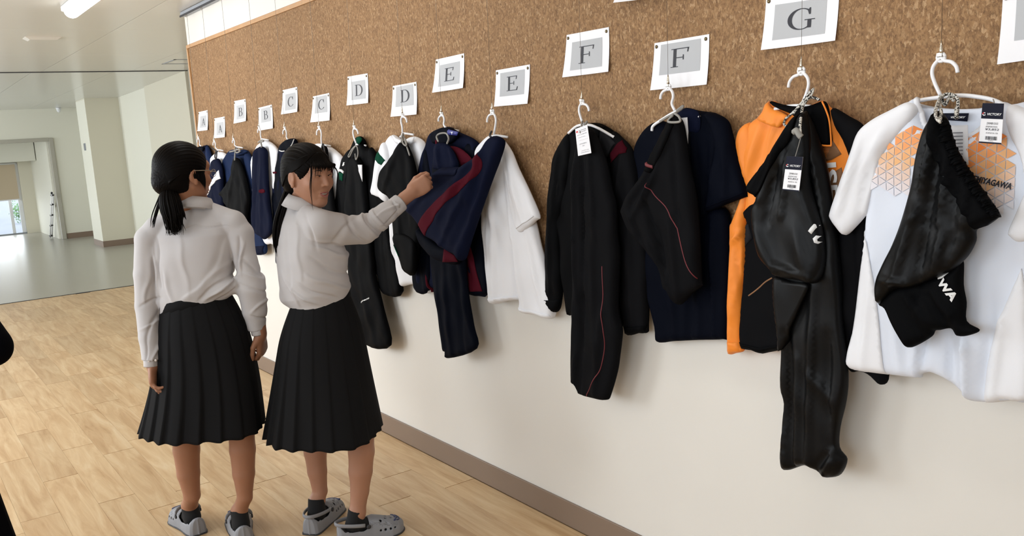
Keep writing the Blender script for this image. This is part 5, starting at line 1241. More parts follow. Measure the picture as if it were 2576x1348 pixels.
def skirt_mesh(parent, top, bot, F, wa, ha, n=22, seed=1, tilt=0.0, rows=44, m='skirt', sharp=1.0, zbot=0.0, phase=0.0, mid=0.0):
    """pleated skirt from waist centre to hem centre; wa = (half width, half depth) at waist, ha at hem"""
    rg_ = random.Random(seed); seg = 14*n; V = []; Fc = []
    ph = [rg_.uniform(0, 6.3) for _ in range(6)]; jit = [rg_.uniform(-.25, .25) for _ in range(n)]; dep = [rg_.uniform(.25, 1.35) for _ in range(n)]
    for j in range(rows+1):
        t = j/rows; c = top+(bot-top)*t+HR*mid*math.sin(math.pi*t)
        e = t**0.86 if t > 0 else 0
        A = wa[0]+(ha[0]-wa[0])*(.22*math.sin(min(1, t*3)*math.pi/2)+.78*t**1.05); B = wa[1]+(ha[1]-wa[1])*(.25*math.sin(min(1, t*3)*math.pi/2)+.75*t**1.05)
        for i in range(seg):
            th = 2*math.pi*i/seg; q = (i/seg*n+phase); k = int(q) % n; f = q-int(q)
            f2 = min(1, max(0, f+jit[k]*.3*math.sin(math.pi*f)))
            saw = (f2/0.86 if f2 < .86 else (1-f2)/.14)          # knife pleat: slow rise, sharp return
            amp = (.0014+.017*t**1.3*dep[k])*sharp
            sway = .012*t**2*(math.sin(3*th+ph[0])+.7*math.sin(5*th+ph[1]))
            r = 1.0; px_, py_ = math.cos(th), math.sin(th)
            o = np.array([A*px_, B*py_, 0]); nn = np.array([px_/A, py_/B, 0]); nn /= np.linalg.norm(nn)
            p = o+nn*((saw-.55)*amp+sway)
            tz = tilt*px_*(1-t)+zbot*px_*t
            V.append(c+F.T@(p+np.array([0, 0, tz+.0025*t**3*math.sin(2*math.pi*q)])))
    for j in range(rows):
        for i in range(seg): Fc.append((j*seg+i, (j+1)*seg+i, (j+1)*seg+(i+1) % seg, j*seg+(i+1) % seg))
    o = link_mesh('skirt', V, Fc, m, parent)
    md = o.modifiers.new('thickness', 'SOLIDIFY'); md.thickness = .0022; md.offset = -1
    Vb, Fb = [], []
    sg = 60
    for j, (z, gr) in enumerate(((-.032, .004), (-.031, .0065), (.010, .0055), (.012, .003), (.010, -.002))):
        for i in range(sg):
            th = 2*math.pi*i/sg; q = np.array([(wa[0]+gr)*math.cos(th), (wa[1]+gr)*math.sin(th), z+tilt*math.cos(th)]); Vb.append(top+F.T@q)
    for j in range(4):
        for i in range(sg): Fb.append((j*sg+i, j*sg+(i+1) % sg, (j+1)*sg+(i+1) % sg, (j+1)*sg+i))
    link_mesh('waistband', Vb, Fb, m, o)
    return o

# ------------------------------------------------------------------ clog (one mesh per foot, shared)
def build_clog(side):
    h = .0026; v = Vol((-.07, -.15, -.005), (.07, .15, .115), h)
    yk = np.array([-.128, -.118, -.09, -.03, .03, .075, .105, .122, .130]); wk = np.array([.022, .033, .0385, .040, .047, .050, .043, .028, .012])
    tk_y = np.array([-.13, -.10, -.035, -.015, .01, .05, .10, .125, .135]); tk = np.array([.070, .072, .064, .078, .082, .070, .054, .040, .02])
    ck = lambda y: np.interp(y, [-.13, 0, .07, .13], [0, .0, .006*side, -.004*side])
    def outer(P):
        x, y, z = P[..., 0]-ck(P[..., 1]), P[..., 1], P[..., 2]; w = np.interp(y, yk, wk, left=.004, right=.004); t = np.interp(y, tk_y, tk)
        base = w*(1.0+.04*np.cos(z*40))
        u = np.abs(x)/base; q = np.clip(z, 0, None)/t
        d = ((u**2.6+q**3.2)**(1/2.9)-1)*np.minimum(base, t)
        return np.maximum(np.maximum(d, -z), np.abs(y)-.131)
    v.op(outer, (-.07, -.14, 0), (.07, .14, .11), .004)
    def hollow(P):
        x, y, z = P[..., 0]-ck(P[..., 1]), P[..., 1], P[..., 2]; w = np.interp((y-.002)/.91, yk, wk, left=.001, right=.001)*.85; t = np.interp(y, tk_y, tk)-.006
        u = np.abs(x)/np.maximum(w, .002); back = y < -.012
        q = np.where(back, 0, np.clip(z-.028, 0, None)/np.maximum(t-.028, .004))
        d = ((u**2.6+q**3)**(1/2.9)-1)*np.maximum(w, .002)
        return np.maximum(np.maximum(d, .026-z), np.abs(y-.002)-.116)
    v.op(hollow, (-.07, -.14, 0), (.07, .14, .12), .003, True)
    for (x, y, r) in ((-.018, .055, .0045), (0, .058, .0045), (.018, .055, .0045), (-.010, .078, .004), (.010, .078, .004), (-.030, .035, .004), (.030, .035, .004)):
        v.cone((x, y, .03), (x, y, .11), r, r, .001, True)
    for s in (-1, 1):
        for y, r in ((.03, .0042), (.048, .0046), (.068, .0042), (.086, .0035)):
            v.cone((s*.02, y, .032), (s*.07, y, .034), r, r, .001, True)
    return v.mesh()
CLOG = {}
def clog(parent, heel, toe, side, back=True):
    d = np.asarray(toe)-np.asarray(heel); d[2] = 0; d /= np.linalg.norm(d); F = np.array([[d[1], -d[0], 0], d, [0, 0, 1]])
    c = np.array([heel[0], heel[1], 0])+d*.118
    if side not in CLOG: CLOG[side] = build_clog(side)
    V, Q = CLOG[side]
    T = lambda A: np.asarray(A)@F+c
    o = np_mesh('clog', T(V), Q, 'clog', parent)
    a = np.linspace(-math.pi*.03, -math.pi*.97, 25)
    if back: P_ = [np.array([.0475*math.cos(t), -.018+.116*math.sin(t), .066+.012*abs(math.sin(t))]) for t in a]
    else: P_ = [np.array([.0485*math.cos(t), -.016-.012*math.sin(t), .062+.030*abs(math.sin(t))**.7]) for t in a]
    st = tube('strap', [T(p) for p in P_], .0040, 'clog', o, 10, 1.9, up=(0, 0, 1))
    for s in (-1, 1):
        p = np.array([s*.0475, -.016, .060])
        tube('rivet', [T(p), T(p+np.array([s*.0045, 0, 0])), T(p+np.array([s*.006, 0, 0]))], [.0085, .0085, .005], 'clogdark', st, 14)
    for yy, r0 in ((.088, .03), (.101, .024)):
        pts = []
        for t in np.linspace(-1, 1, 9):
            x = t*r0; y = yy+.012*(1-t*t); z = np.interp(y, [.05, .10, .125], [.070, .054, .040])*(1-(abs(x)/.055)**3.0)**.4
            pts.append(T(np.array([x, y, z+.0005])))
        tube('toe_mark', pts, .0042, 'clogmark', o, 6, .35, up=(0, 0, 1))
    # outsole rim
    yk = np.array([-.128, -.118, -.09, -.03, .03, .075, .105, .122, .130]); wk = np.array([.022, .033, .0385, .040, .047, .050, .043, .028, .012])
    lop = [(w+.0012, y) for y, w in zip(yk, wk)]+[(-w-.0012, y) for y, w in zip(yk[::-1], wk[::-1])]
    lop = [np.array([x+np.interp(y, [-.13, 0, .07, .13], [0, 0, .006*side, -.004*side]), y, .003]) for x, y in lop]
    lp = catmull(lop, 4, True)+[lop[0]]
    tube('outsole', [T(p) for p in lp], .0034, 'clogdark', o, 6)
    return o
def sock(parent, heel, toe, ankle, top, name='sock'):
    heel = np.array(heel, float); toe = np.array(toe, float)
    lo = np.minimum(np.minimum(heel, toe), top)-.06; hi = np.maximum(np.maximum(heel, toe), top)+.06; lo[2] = .02
    v = Vol(lo, hi, .003)
    d = toe-heel; d[2] = 0; d /= np.linalg.norm(d); z = np.array([0, 0, 1.]); h = heel*np.array([1, 1, 0])
    v.cone(top, h+d*.045+z*.058, .0335, .0335, .012); v.cone(h+d*.040+z*.056, h+d*.115+z*.046, .030, .028, .012); v.cone(h+d*.115+z*.044, h+d*.20+z*.037, .028, .019, .01)
    v.plane_cut(top, top-(h+d*.045+z*.05), .06)
    V, Q = v.mesh(); return np_mesh('sock', V, Q, 'sock', parent)
def shirt_folds(V, N, segs, D=3.2, base=.0008):
    """segs: creases (x0, y0, x1, y1, half width in cm, height in mm) on the side towards the viewer"""
    x, y, z = V.T
    d = base*(np.sin(x*33+3*np.sin(z*19)+1)+np.sin(y*36+2*np.sin(z*15+2)+z*18))
    P2 = np.stack([V@HR, z], 1)
    for x0, y0, x1, y1, w, amp in segs:
        a, b = pp(x0, y0, D), pp(x1, y1, D); a = np.array([a@HR, a[2]]); b = np.array([b@HR, b[2]]); ab = b-a; L_ = np.linalg.norm(ab); u = ab/L_
        s = (P2-a)@u; q = (P2-a)@np.array([-u[1], u[0]])+.004*np.sin(s*45+x0)
        w = w*.0075; amp = amp*1.6; q = np.where(q > 0, q*1.9, q)
        end = np.exp(-((s-np.clip(s, 0, L_))/(w*1.6))**2)
        d += amp*.001*np.exp(-(q/w)**2)*end*(.5+.5*np.sin(np.clip(s/L_, 0, 1)*math.pi))
    return V+N*d[:, None]
# ------------------------------------------------------------------ person with ponytail seen from behind
def person_back():
    D0 = 3.30
    e = empty('person', fl(552, 1330), 'ponytailed person seen from behind in white shirt and charcoal pleated skirt', 'person')
    Fb = frame(rc(.10, 1.0)); Fh = frame(rc(.68, .73)+np.array([0, 0, -.10]))
    hc = pp(464, 438, 3.27); nb = pp(488, 528, 3.30)
    wL, wR = pp(384, 915, 3.22), pp(655, 838, 3.30)
    kneeL, kneeR = pp(466, 1085, 3.27), pp(607, 1085, 3.27)
    hlL, tL = fl(497, 1342), fl(430, 1282); hlR, tR = fl(614, 1362), fl(578, 1265)
    hlL[2] = tL[2] = hlR[2] = tR[2] = 0
    dL = (tL-hlL)/np.linalg.norm(tL-hlL); dR = (tR-hlR)/np.linalg.norm(tR-hlR)
    aL = hlL+dL*.055+np.array([0, 0, .105]); aR = hlR+dR*.055+np.array([0, 0, .105])
    v = Vol((-1.36, 3.05, 0.01), (-.66, 3.85, 1.56), .003)
    head_into(v, hc, Fh); neck_into(v, hc, Fh, nb)
    v.loft([(pp(490, 880, D0), .13, .095), (pp(490, 800, D0), .115, .085), (pp(490, 740, D0), .105, .075), (pp(490, 640, D0), .125, .085), (pp(490, 570, D0), .13, .07), (pp(488, 535, D0), .06, .05)], Fb[0])
    shL, shR = pp(388, 592, 3.29), pp(598, 578, 3.29); elL, elR = pp(368, 750, 3.28), pp(636, 735, 3.28)
    v.chain([(shL, .034), (elL, .026), (wL, .0225)]); v.chain([(shR, .034), (elR, .026), (wR, .0225)])
    hipL, hipR = pp(455, 900, D0), pp(540, 895, D0)
    v.chain([(hipL, .082), (pp(461, 1000, 3.28), .066), (kneeL, .050), (pp(469, 1130, 3.285), .050), (pp(474, 1190, 3.29), .043), (pp(483, 1245, 3.295), .0315), (aL, .029)], .02)
    v.chain([(hipR, .082), (pp(578, 1000, 3.28), .066), (kneeR, .049), (pp(610, 1130, 3.27), .049), (pp(613, 1190, 3.265), .042), (pp(616, 1250, 3.26), .0285), (aR, .0275)], .02)
    foot_into(v, hlL, tL, aL); foot_into(v, hlR, tR, aR)
    up = np.array([0, 0, 1.])
    hand_into(v, wL, pp(386, 965, 3.20)-wL, rc(1, .15), rc(.2, 1), curl=(32, 42, 30), thumb=(.35, .5), size=.98)
    hand_into(v, wR, pp(660, 880, 3.31)-wR, rc(-1, .25), rc(-.1, -1), curl=(38, 40, 30), thumb=(.3, .3), size=.95)
    V, Q = v.mesh(); body = np_mesh('body', V, Q, 'skin2', e)
    # shirt
    v = Vol((-1.42, 3.0, .64), (-.60, 3.75, 1.44), .0036)
    st = [(pp(490, 500, D0), .047, .045), (pp(494, 520, D0), .056, .052), (pp(494, 540, D0), .098, .064), (pp(490, 560, D0), .142, .078), (pp(488, 590, D0), .158, .096), (pp(489, 640, D0), .155, .104), (pp(491, 700, D0), .150, .106), (pp(492, 735, D0), .146, .110), (pp(491, 757, D0), .134, .104), (pp(490, 790, D0), .112, .092)]
    v.loft(st, Fb[0], .02, 2.3, shear=((.93, 1.15), (.20, 0)))
    v.chain([(pp(462, 538, 3.29), .035), (pp(398, 576, 3.29), .050), (pp(374, 602, 3.28), .0495), (pp(368, 690, 3.27), .0455), (pp(371, 770, 3.27), .0435), (pp(378, 850, 3.24), .0405), (pp(381, 905, 3.22), .033), (pp(381, 930, 3.22), .031)], .022)
    v.chain([(pp(520, 528, 3.29), .035), (pp(585, 562, 3.29), .050), (pp(604, 588, 3.29), .0485), (pp(618, 655, 3.28), .0425), (pp(633, 725, 3.28), .0525), (pp(640, 780, 3.29), .0455), (pp(646, 822, 3.30), .033), (pp(650, 850, 3.30), .029)], .022)
    v.ell(pp(560, 722, 3.26), (.05, .05, .04), None, .03)
    cl0, cl1 = pp(381, 880, 3.23), pp(382, 922, 3.22); cr0, cr1 = pp(644, 806, 3.295), pp(650, 840, 3.30)
    v.plane_cut(pp(381.5, 905, 3.224), cl1-cl0, .05); v.plane_cut(pp(647, 828, 3.298), cr1-cr0, .045)
    V, Q = v.mesh(); N = vnormals(V, Q)
    V = shirt_folds(V, N, [(594, 605, 586, 700, 1.0, -6), (602, 620, 598, 690, 1.2, 5), (386, 605, 398, 720, 1.0, -6), (378, 630, 388, 720, 1.0, 4), (520, 752, 588, 700, 1.0, 7), (505, 748, 575, 690, 1.3, -5), (470, 750, 560, 668, 1.8, 3.5), (540, 758, 590, 725, .8, -5),
        (430, 755, 410, 690, 1.5, 3), (450, 600, 478, 735, 2.2, 2.5), (560, 600, 525, 700, 2.0, -2.5), (372, 650, 358, 760, 1.3, 3.5), (392, 750, 372, 850, 1.0, -4), (348, 770, 396, 752, 1.0, -3.5), (352, 830, 400, 800, .9, 3), (398, 830, 388, 905, .7, 4), (372, 840, 370, 900, .8, -3),
        (600, 655, 648, 700, 1.1, -5), (612, 690, 660, 722, 1.2, 5), (606, 720, 660, 745, .9, -4), (625, 790, 662, 760, 1.0, 4), (630, 800, 660, 815, .8, -3.5), (400, 584, 490, 568, .4, -1.6), (490, 568, 592, 576, .4, -1.6)])
    sh = np_mesh('shirt', V, Q, 'shirt', e)
    collar_mesh(pp(488, 521, 3.285), frame(rc(.25, .97)+np.array([0, 0, -.25]), (0, 0, 1)), .057, .054, sh, height=.030)
    c1, u, w, tt = cuff_mesh(cl0+(cl1-cl0)*.15, cl1, .034, .033, sh, nrm=rc(1, 0))
    for px, py in ((375, 908), (392, 906)):
        p = pp(px, py, 3.192); tube('button', [p, p-HF*.002, p-HF*.003], [.0048, .0048, .003], 'button', c1, 12)
    cuff_mesh(cr0+(cr1-cr0)*.2, cr1, .0315, .030, sh, nrm=rc(1, 0))
    top = pp(490, 748, D0); bot = pp(517, 1078, D0)
    skirt_mesh(e, top, bot, frame(rc(.06, 1.0)), (.129, .105), (.243, .185), n=19, seed=5, tilt=.024, sharp=.8, mid=.020)
    # hair
    v = Vol(hc-.15, hc+.15, .003)
    L = lambda x, y, z: hc+Fh.T@np.array([x, y, z])
    v.ell(L(0, -.016, .030), (.083, .100, .091), Fh, .02); v.ell(L(0, -.045, -.025), (.072, .066, .062), Fh, .03); v.ell(L(0, -.085, -.035), (.032, .030, .032), Fh, .03)
    v.ell(L(0, .100, -.020), (.066, .075, .090), Fh, .02, True)
    for s_ in (-1, 1): v.ell(L(s_*.085, .012, -.035), (.035, .034, .050), Fh, .012, True)
    v.ell(L(0, -.01, -.115), (.1, .09, .045), Fh, .02, True)
    V, Q = v.mesh(); N = vnormals(V, Q); q = (V-hc)@Fh.T
    an = np.arctan2(q[:, 0], q[:, 2]+.03); V = V+N*(.0006*np.sin(an*64+.8*np.sin(q[:, 1]*14))+.0004*np.sin(an*113+q[:, 1]*12))[:, None]
    hr = np_mesh('hair', V, Q, 'hair', e)
    # hair is gathered in a low ponytail at the back
    tie = pp(424, 470, 3.20)
    parts = []; rgh = random.Random(2)
    for k in range(300):
        a = rgh.uniform(0, 6.28); rr = math.sqrt(rgh.random())
        o1 = HR*math.cos(a)*rr*.020+HF*math.sin(a)*rr*.020
        o2 = HR*(math.cos(a)*rr*.036+.004)+HF*math.sin(a)*rr*.03
        o3 = HR*math.cos(a)*rr*.012+HF*math.sin(a)*rr*.012
        endy = 592-rgh.random()**2*70; ex = 440+rgh.gauss(0, 7)
        st_ = [tie+o1*.8, pp(424, 500, 3.185)+o2, pp(432, 540, 3.178)+o2*1.05, pp(ex, endy, 3.172)+o3*1.4]
        strand(tie, st_, .0040, parts, 5)
    for k in range(9):
        o1 = HR*rgh.gauss(0, .004)+HF*rgh.gauss(0, .005)
        strand(tie, [tie+HR*-.012+o1, pp(402, 500, 3.19)+o1, pp(388, 540, 3.19)+o1*1.5, pp(384-rgh.random()*6, 570+rgh.random()*6, 3.195)+o1], .0028, parts)
    for k in range(7):
        strand(tie, [tie+HR*.012, pp(448, 500, 3.18)+HR*rgh.gauss(0, .004), pp(462, 535, 3.175)+HR*rgh.gauss(0, .004), pp(466+rgh.gauss(0, 2), 548+rgh.random()*6, 3.18)], .0036, parts)
    multi('ponytail', parts, 'hair', hr)
    tube('hair_tie', [tie+HR*.021*math.cos(t)+np.array([0, 0, .010*math.sin(t)])-HF*(-.019*math.sin(t)) for t in np.linspace(0, 6.283, 17)], .006, 'darkcord', hr, 7)
    parts = []
    for k in range(26):
        a = -1.1+2.2*k/25
        strand(None, [L(math.sin(a)*.085, -.075+.02*abs(a), .02-.02*abs(a)), L(math.sin(a)*.07, -.088, -.02-.01*abs(a)), tie+HR*math.sin(a)*.012], .0045, parts)
    for k in range(20): strand(None, [L(.074+.002*(k % 3), .034-.0022*k, .015), L(.079, .040-.0022*k, -.02), L(.074, .042-.0018*k, -.062+.003*k)], .0021, parts)
    multi('hair_strands', parts, 'hair', hr)
    # glasses
    g = tube('glasses', [L(.080, -.004, .012), L(.079, .05, .014), L(.064, .084, .012), L(.051, .097, .010)], .0016, 'glasses', e, 6)
    for s_ in (1, -1):
        tube('lens_rim', [L(s_*(.033+.018*math.cos(t)), .098, .006+.014*math.sin(t)) for t in np.linspace(0, 6.283, 21)], .0012, 'glasses', g, 6)
    tube('bridge', [L(-.012, .105, .010), L(0, .107, .013), L(.012, .105, .010)], .0012, 'glasses', g, 6)
    for s_ in (1, -1):
        V_, F_ = [], []
        for t in np.linspace(0, 6.283, 15)[:-1]: V_.append(L(s_*.031+.0125*math.cos(t), .085-.004*abs(math.cos(t)), .007+.0038*math.sin(t)))
        link_mesh('eye', V_, [tuple(range(14))], 'eye', e)
    V_, F_ = tube_data([L(-.017, .086, -.0585), L(0, .0925, -.0575), L(.017, .086, -.0585)], [.002, .005, .002], 8, .8); link_mesh('lips', V_, F_, 'lip', e)
    sock(e, hlL, tL, aL, aL+np.array([0, 0, .008])); sock(e, hlR, tR, aR, aR+np.array([0, 0, .008]))
    clog(e, hlL-dL*.012, tL, -1, False); clog(e, hlR-dR*.012, tR, 1, False)
    return e

# ------------------------------------------------------------------ person reaching for the shorts
def person_reach():
    e = empty('person', fl(850, 1330), 'long-haired person in white shirt reaching out to hold the striped shorts', 'person')
    Fb = frame(rc(.82, .57)); Fh = frame(rc(.80, -.60)+np.array([0, 0, -.13]))
    D0 = 3.27
    hc = pp(776, 441, 3.24); nb = pp(762, 535, 3.25)
    hlF, tF = fl(786, 1340), fl(866, 1262); hlN, tN = fl(866, 1362), fl(1016, 1328)
    for a in (hlF, tF, hlN, tN): a[2] = 0
    dF = (tF-hlF)/np.linalg.norm(tF-hlF); dN = (tN-hlN)/np.linalg.norm(tN-hlN)
    aF = hlF+dF*.060+np.array([0, 0, .105]); aN = hlN+dN*.060+np.array([0, 0, .105])
    sh, el, wr = pp(796, 572, 3.17), pp(916, 582, 3.29), pp(1033, 487, 3.405)
    sh2 = pp(735, 560, 3.36)
    v = Vol((-1.12, 2.70, .01), (-.12, 3.62, 1.53), .003)
    head_into(v, hc, Fh); neck_into(v, hc, Fh, nb)
    v.loft([(pp(812, 880, D0), .13, .095), (pp(805, 800, D0), .115, .085), (pp(800, 735, D0), .105, .075), (pp(785, 640, D0), .125, .085), (pp(775, 570, D0), .125, .07), (pp(765, 540, D0), .06, .05)], Fb[0])
    v.chain([(sh, .036), (el, .030), (wr, .0235)])
    v.chain([(sh2, .042), (pp(735, 700, 3.42), .034), (pp(760, 800, 3.44), .024)])
    v.chain([(pp(835, 890, 3.24), .082), (pp(880, 1000, 3.23), .066), (pp(908, 1090, 3.215), .050), (pp(909, 1135, 3.215), .0495), (pp(907, 1185, 3.21), .045), (pp(905, 1235, 3.205), .035), (aN, .029)], .02)
    v.chain([(pp(790, 890, 3.32), .082), (pp(785, 1000, 3.34), .064), (pp(790, 1090, 3.345), .046), (pp(793, 1135, 3.345), .0445), (pp(798, 1185, 3.34), .038), (pp(805, 1235, 3.335), .029), (aF, .0275)], .02)
    foot_into(v, hlF, tF, aF); foot_into(v, hlN, tN, aN)
    # right hand closed on the cloth, back of the hand towards the viewer
    kn = pp(1086, 450, 3.425); d = kn-wr; d /= np.linalg.norm(d)
    n = HF*1.0+HR*.10; n = n-d*(n@d); n /= np.linalg.norm(n)
    th = np.cross(n, d); th = th if th[2] > 0 else -th
    S = .92
    v.cone(wr-d*.03, wr+d*.012, .0225, .0215, .012)
    Fr = np.array([th, d, n])
    v.ell(wr+d*.046, (.0335, .046, .0135), Fr, .014)
    for i, (x, L_, r) in enumerate(((.024, .058, .0086), (.008, .064, .0088), (-.0085, .058, .0084), (-.0235, .046, .0076))):
        b = wr+d*(.078-.007*i*.5)+th*x
        v.cone(wr+d*.02+th*x*.7, b, .0095, r*1.22, .009)
        a0 = 0; p = b
        for j, (fr, c_) in enumerate(((.46, (38, 42, 46, 48)[i]), (.32, (62, 70, 78, 80)[i]), (.26, (35, 40, 45, 45)[i]))):
            a0 += math.radians(c_); dr = d*math.cos(a0)+n*math.sin(a0)+th*x*.2; dr /= np.linalg.norm(dr)
            q = p+dr*L_*fr; v.cone(p, q, r*(1-.06*j), r*(.95-.06*j), .003); p = q
    b = wr+d*.016+th*.022+n*.004; m1 = b+(d*.80+th*.35+n*.35)*.044; m2 = m1+(d*.92+n*.35+th*.02)*.030; m3 = m2+(d*.88+n*.30-th*.22)*.023
    v.cone(b, m1, .0135, .0105, .010); v.cone(m1, m2, .0102, .0090, .004); v.cone(m2, m3, .0090, .0075, .003)
    hand_into(v, pp(760, 800, 3.44), np.array([0, 0, -1.])+HR*.05, HR*.3-HF, HR, size=.95)
    V, Q = v.mesh(); np_mesh('body', V, Q, 'skin', e)
    # nail of the thumb
    tn = m3-n*.0055+th*.001
    # shirt
    v = Vol((-1.2, 2.78, .74), (-.20, 3.62, 1.44), .0036)
    st = [(pp(755, 498, D0), .046, .046), (pp(754, 515, D0), .055, .054), (pp(757, 535, D0), .095, .066), (pp(766, 560, D0), .130, .088), (pp(775, 595, D0), .146, .108), (pp(782, 645, D0), .152, .118), (pp(788, 700, D0), .150, .120), (pp(797, 735, D0), .140, .118), (pp(804, 757, D0), .124, .106), (pp(806, 795, D0), .108, .09)]
    v.loft(st, Fb[0], .02, 2.3, shear=((.93, 1.15), (.20, 0)))
    sl = [(pp(775, 545, 3.20), .045), (pp(805, 568, 3.165), .060), (pp(850, 576, 3.21), .0585), (pp(915, 578, 3.285), .0530), (pp(945, 558, 3.315), .0465), (pp(975, 534, 3.345), .041), (pp(1000, 514, 3.37), .031), (pp(1012, 505, 3.383), .029)]
    v.chain(sl, .02)
    v.chain([(pp(745, 545, 3.32), .045), (pp(733, 575, 3.36), .052), (pp(730, 640, 3.40), .05), (pp(738, 710, 3.42), .048), (pp(755, 780, 3.44), .036)], .02)
    v.ell(pp(725, 745, 3.27), (.03, .03, .03), None, .03)
    c0, c1 = pp(981, 531, 3.352), pp(1008, 508, 3.380)
    v.plane_cut(pp(997, 518, 3.368), c1-c0, .05)
    V, Q = v.mesh(); N = vnormals(V, Q)
    V = shirt_folds(V, N, [(858, 535, 905, 612, 1.0, -5), (885, 530, 932, 605, 1.2, 6), (905, 535, 945, 598, .9, -6), (925, 540, 955, 585, .8, 5), (940, 550, 1000, 515, 1.0, 5), (950, 575, 1000, 535, .9, -4), (975, 515, 992, 540, .7, -4), (830, 610, 880, 560, 1.5, -4), (800, 600, 850, 615, 1.4, 4),
        (795, 620, 875, 655, 1.4, 5), (790, 650, 868, 700, 1.4, -5), (780, 690, 872, 735, 1.4, 5), (760, 715, 840, 752, 1.1, -5), (735, 730, 800, 765, 1.1, 5), (705, 690, 750, 765, 1.2, 4), (715, 600, 730, 720, 1.6, -3.5), (745, 570, 760, 700, 2, 2.5), (855, 630, 872, 715, 1.2, 4), (775, 545, 800, 620, 1.2, -4)], 3.15)
    s_ = np_mesh('shirt', V, Q, 'shirt', e)
    collar_mesh(pp(763, 520, 3.25), frame(rc(.95, .05)+np.array([0, 0, -.30])), .053, .055, s_, height=.034, gap=34)
    cf, u, w, tt = cuff_mesh(c0, c1, .0365, .0355, s_, nrm=HF)
    cd = c0+(c1-c0)*.6; p = cd-HF*.029-np.array([0, 0, .0105]); tube('button', [p+HF*.006, p-HF*.001, p-HF*.002], [.005, .005, .003], 'button', cf, 12)
    top = pp(806, 748, D0); bot = pp(817, 1088, D0)
    skirt_mesh(e, top, bot, frame(rc(.55, .83)), (.112, .104), (.236, .215), n=19, seed=11, tilt=.020, sharp=.85)
    # hair cap
    L = lambda x, y, z: hc+Fh.T@np.array([x, y, z])
    v = Vol(hc-.15, hc+.15, .003)
    v.ell(L(0, -.016, .030), (.081, .100, .089), Fh, .02); v.ell(L(0, -.052, -.025), (.066, .058, .060), Fh, .03); v.ell(L(0, -.085, -.050), (.028, .028, .03), Fh, .03)
    v.ell(L(0, .100, -.030), (.078, .078, .085), Fh, .015, True); v.ell(L(0, .060, -.075), (.1, .07, .07), Fh, .015, True)
    for q in (-1, 1): v.ell(L(q*.086, .004, -.020), (.030, .026, .042), Fh, .010, True)
    v.ell(L(0, -.01, -.125), (.1, .09, .045), Fh, .02, True)
    V, Q = v.mesh(); N = vnormals(V, Q); q = (V-hc)@Fh.T
    an = np.arctan2(q[:, 0], q[:, 2]+.03); V = V+N*(.0006*np.sin(an*64+.8*np.sin(q[:, 1]*14))+.0004*np.sin(an*113+q[:, 1]*12))[:, None]
    hr = np_mesh('hair', V, Q, 'hair', e)
    parts = []; rgh = random.Random(7)
    def hug(x, y, z, k=1.0):
        q = np.array([x/.081, (y+.016)/.100, (z-.030)/.089]); q = q/np.linalg.norm(q)*k
        return L(q[0]*.081, q[1]*.100-.016, q[2]*.089+.030)
    # fringe
    for k in range(34):
        x = -.058+.116*k/33; ln = .012+.010*rgh.random()
        strand(None, [hug(x*.75, .062, .098-abs(x)*.3, .99), hug(x*.95, .090, .072-abs(x)*.25, 1.01), L(x*1.0, .099-x*x*6, .045), L(x*1.0+rgh.gauss(0, .002), .098-x*x*7, .040-ln+rgh.random()*.012)], .0030, parts, 6, .8)
    # long side locks by the cheek
    for (x, y0, zend, w_) in ((.060, .075, -.115, .0030), (.062, .072, -.10, .0022), (-.060, .076, -.060, .0028), (-.062, .073, -.075, .002)):
        strand(None, [hug(x*.7, .055, .098, .98), hug(x*.92, .084, .062, 1.0), L(x*1.0, y0+.012, .02), L(x*1.02, y0+.008, -.03 if zend < -.05 else zend*.5), L(x*.93, y0+.012, zend)], w_, parts, 6)
    for x, ze_, w_ in ((.044, .004, .0030), (.036, .012, .0026), (.028, .014, .0022), (-.02, .010, .0024), (-.045, .004, .0026)):
        strand(None, [hug(x*.7, .055, .098, .98), hug(x*.95, .086, .066, 1.01), L(x*1.02, .100-x*x*5, .040), L(x*1.0, .099-x*x*6, ze_)], w_, parts, 6, .8)
    # side hair swept back over the ear
    for q in (-1, 1):
        for k in range(40):
            t = k/39
            strand(None, [hug(q*(.020+.040*t), .070-.012*t, .100-.038*t), hug(q*(.060+.015*t), .035-.01*t, .072-.040*t), hug(q*.083, -.018-.010*t, .040-.040*t), L(q*.064, -.070, -.012-.03*t), L(q*.02, -.098, -.045)], .0026, parts)
    multi('hair_strands', parts, 'hair', hr)
    parts = []
    tie = L(0, -.104, -.050)
    for k in range(60):
        a = rgh.uniform(0, 6.28); rr = math.sqrt(rgh.random()); o1 = HR*math.cos(a)*rr*.013+HF*math.sin(a)*rr*.013
        o2 = HR*math.cos(a)*rr*.020+HF*math.sin(a)*rr*.020; ex = 702+rgh.gauss(0, 3); ey = 650-rgh.random()**2*60
        strand(None, [tie+o1, pp(716, 510, 3.245)+o2*.8, pp(704, 555, 3.24)+o2, pp(698, 600, 3.24)+o2*.8, pp(ex, ey, 3.24)+o2*.5], .0042, parts)
    multi('ponytail', parts, 'hair', hr)
    tube('hair_tie', [tie+HR*.016*math.cos(t)+np.array([0, 0, .007*math.sin(t)])+HF*.016*math.sin(t) for t in np.linspace(0, 6.283, 17)], .005, 'darkcord', hr, 7)
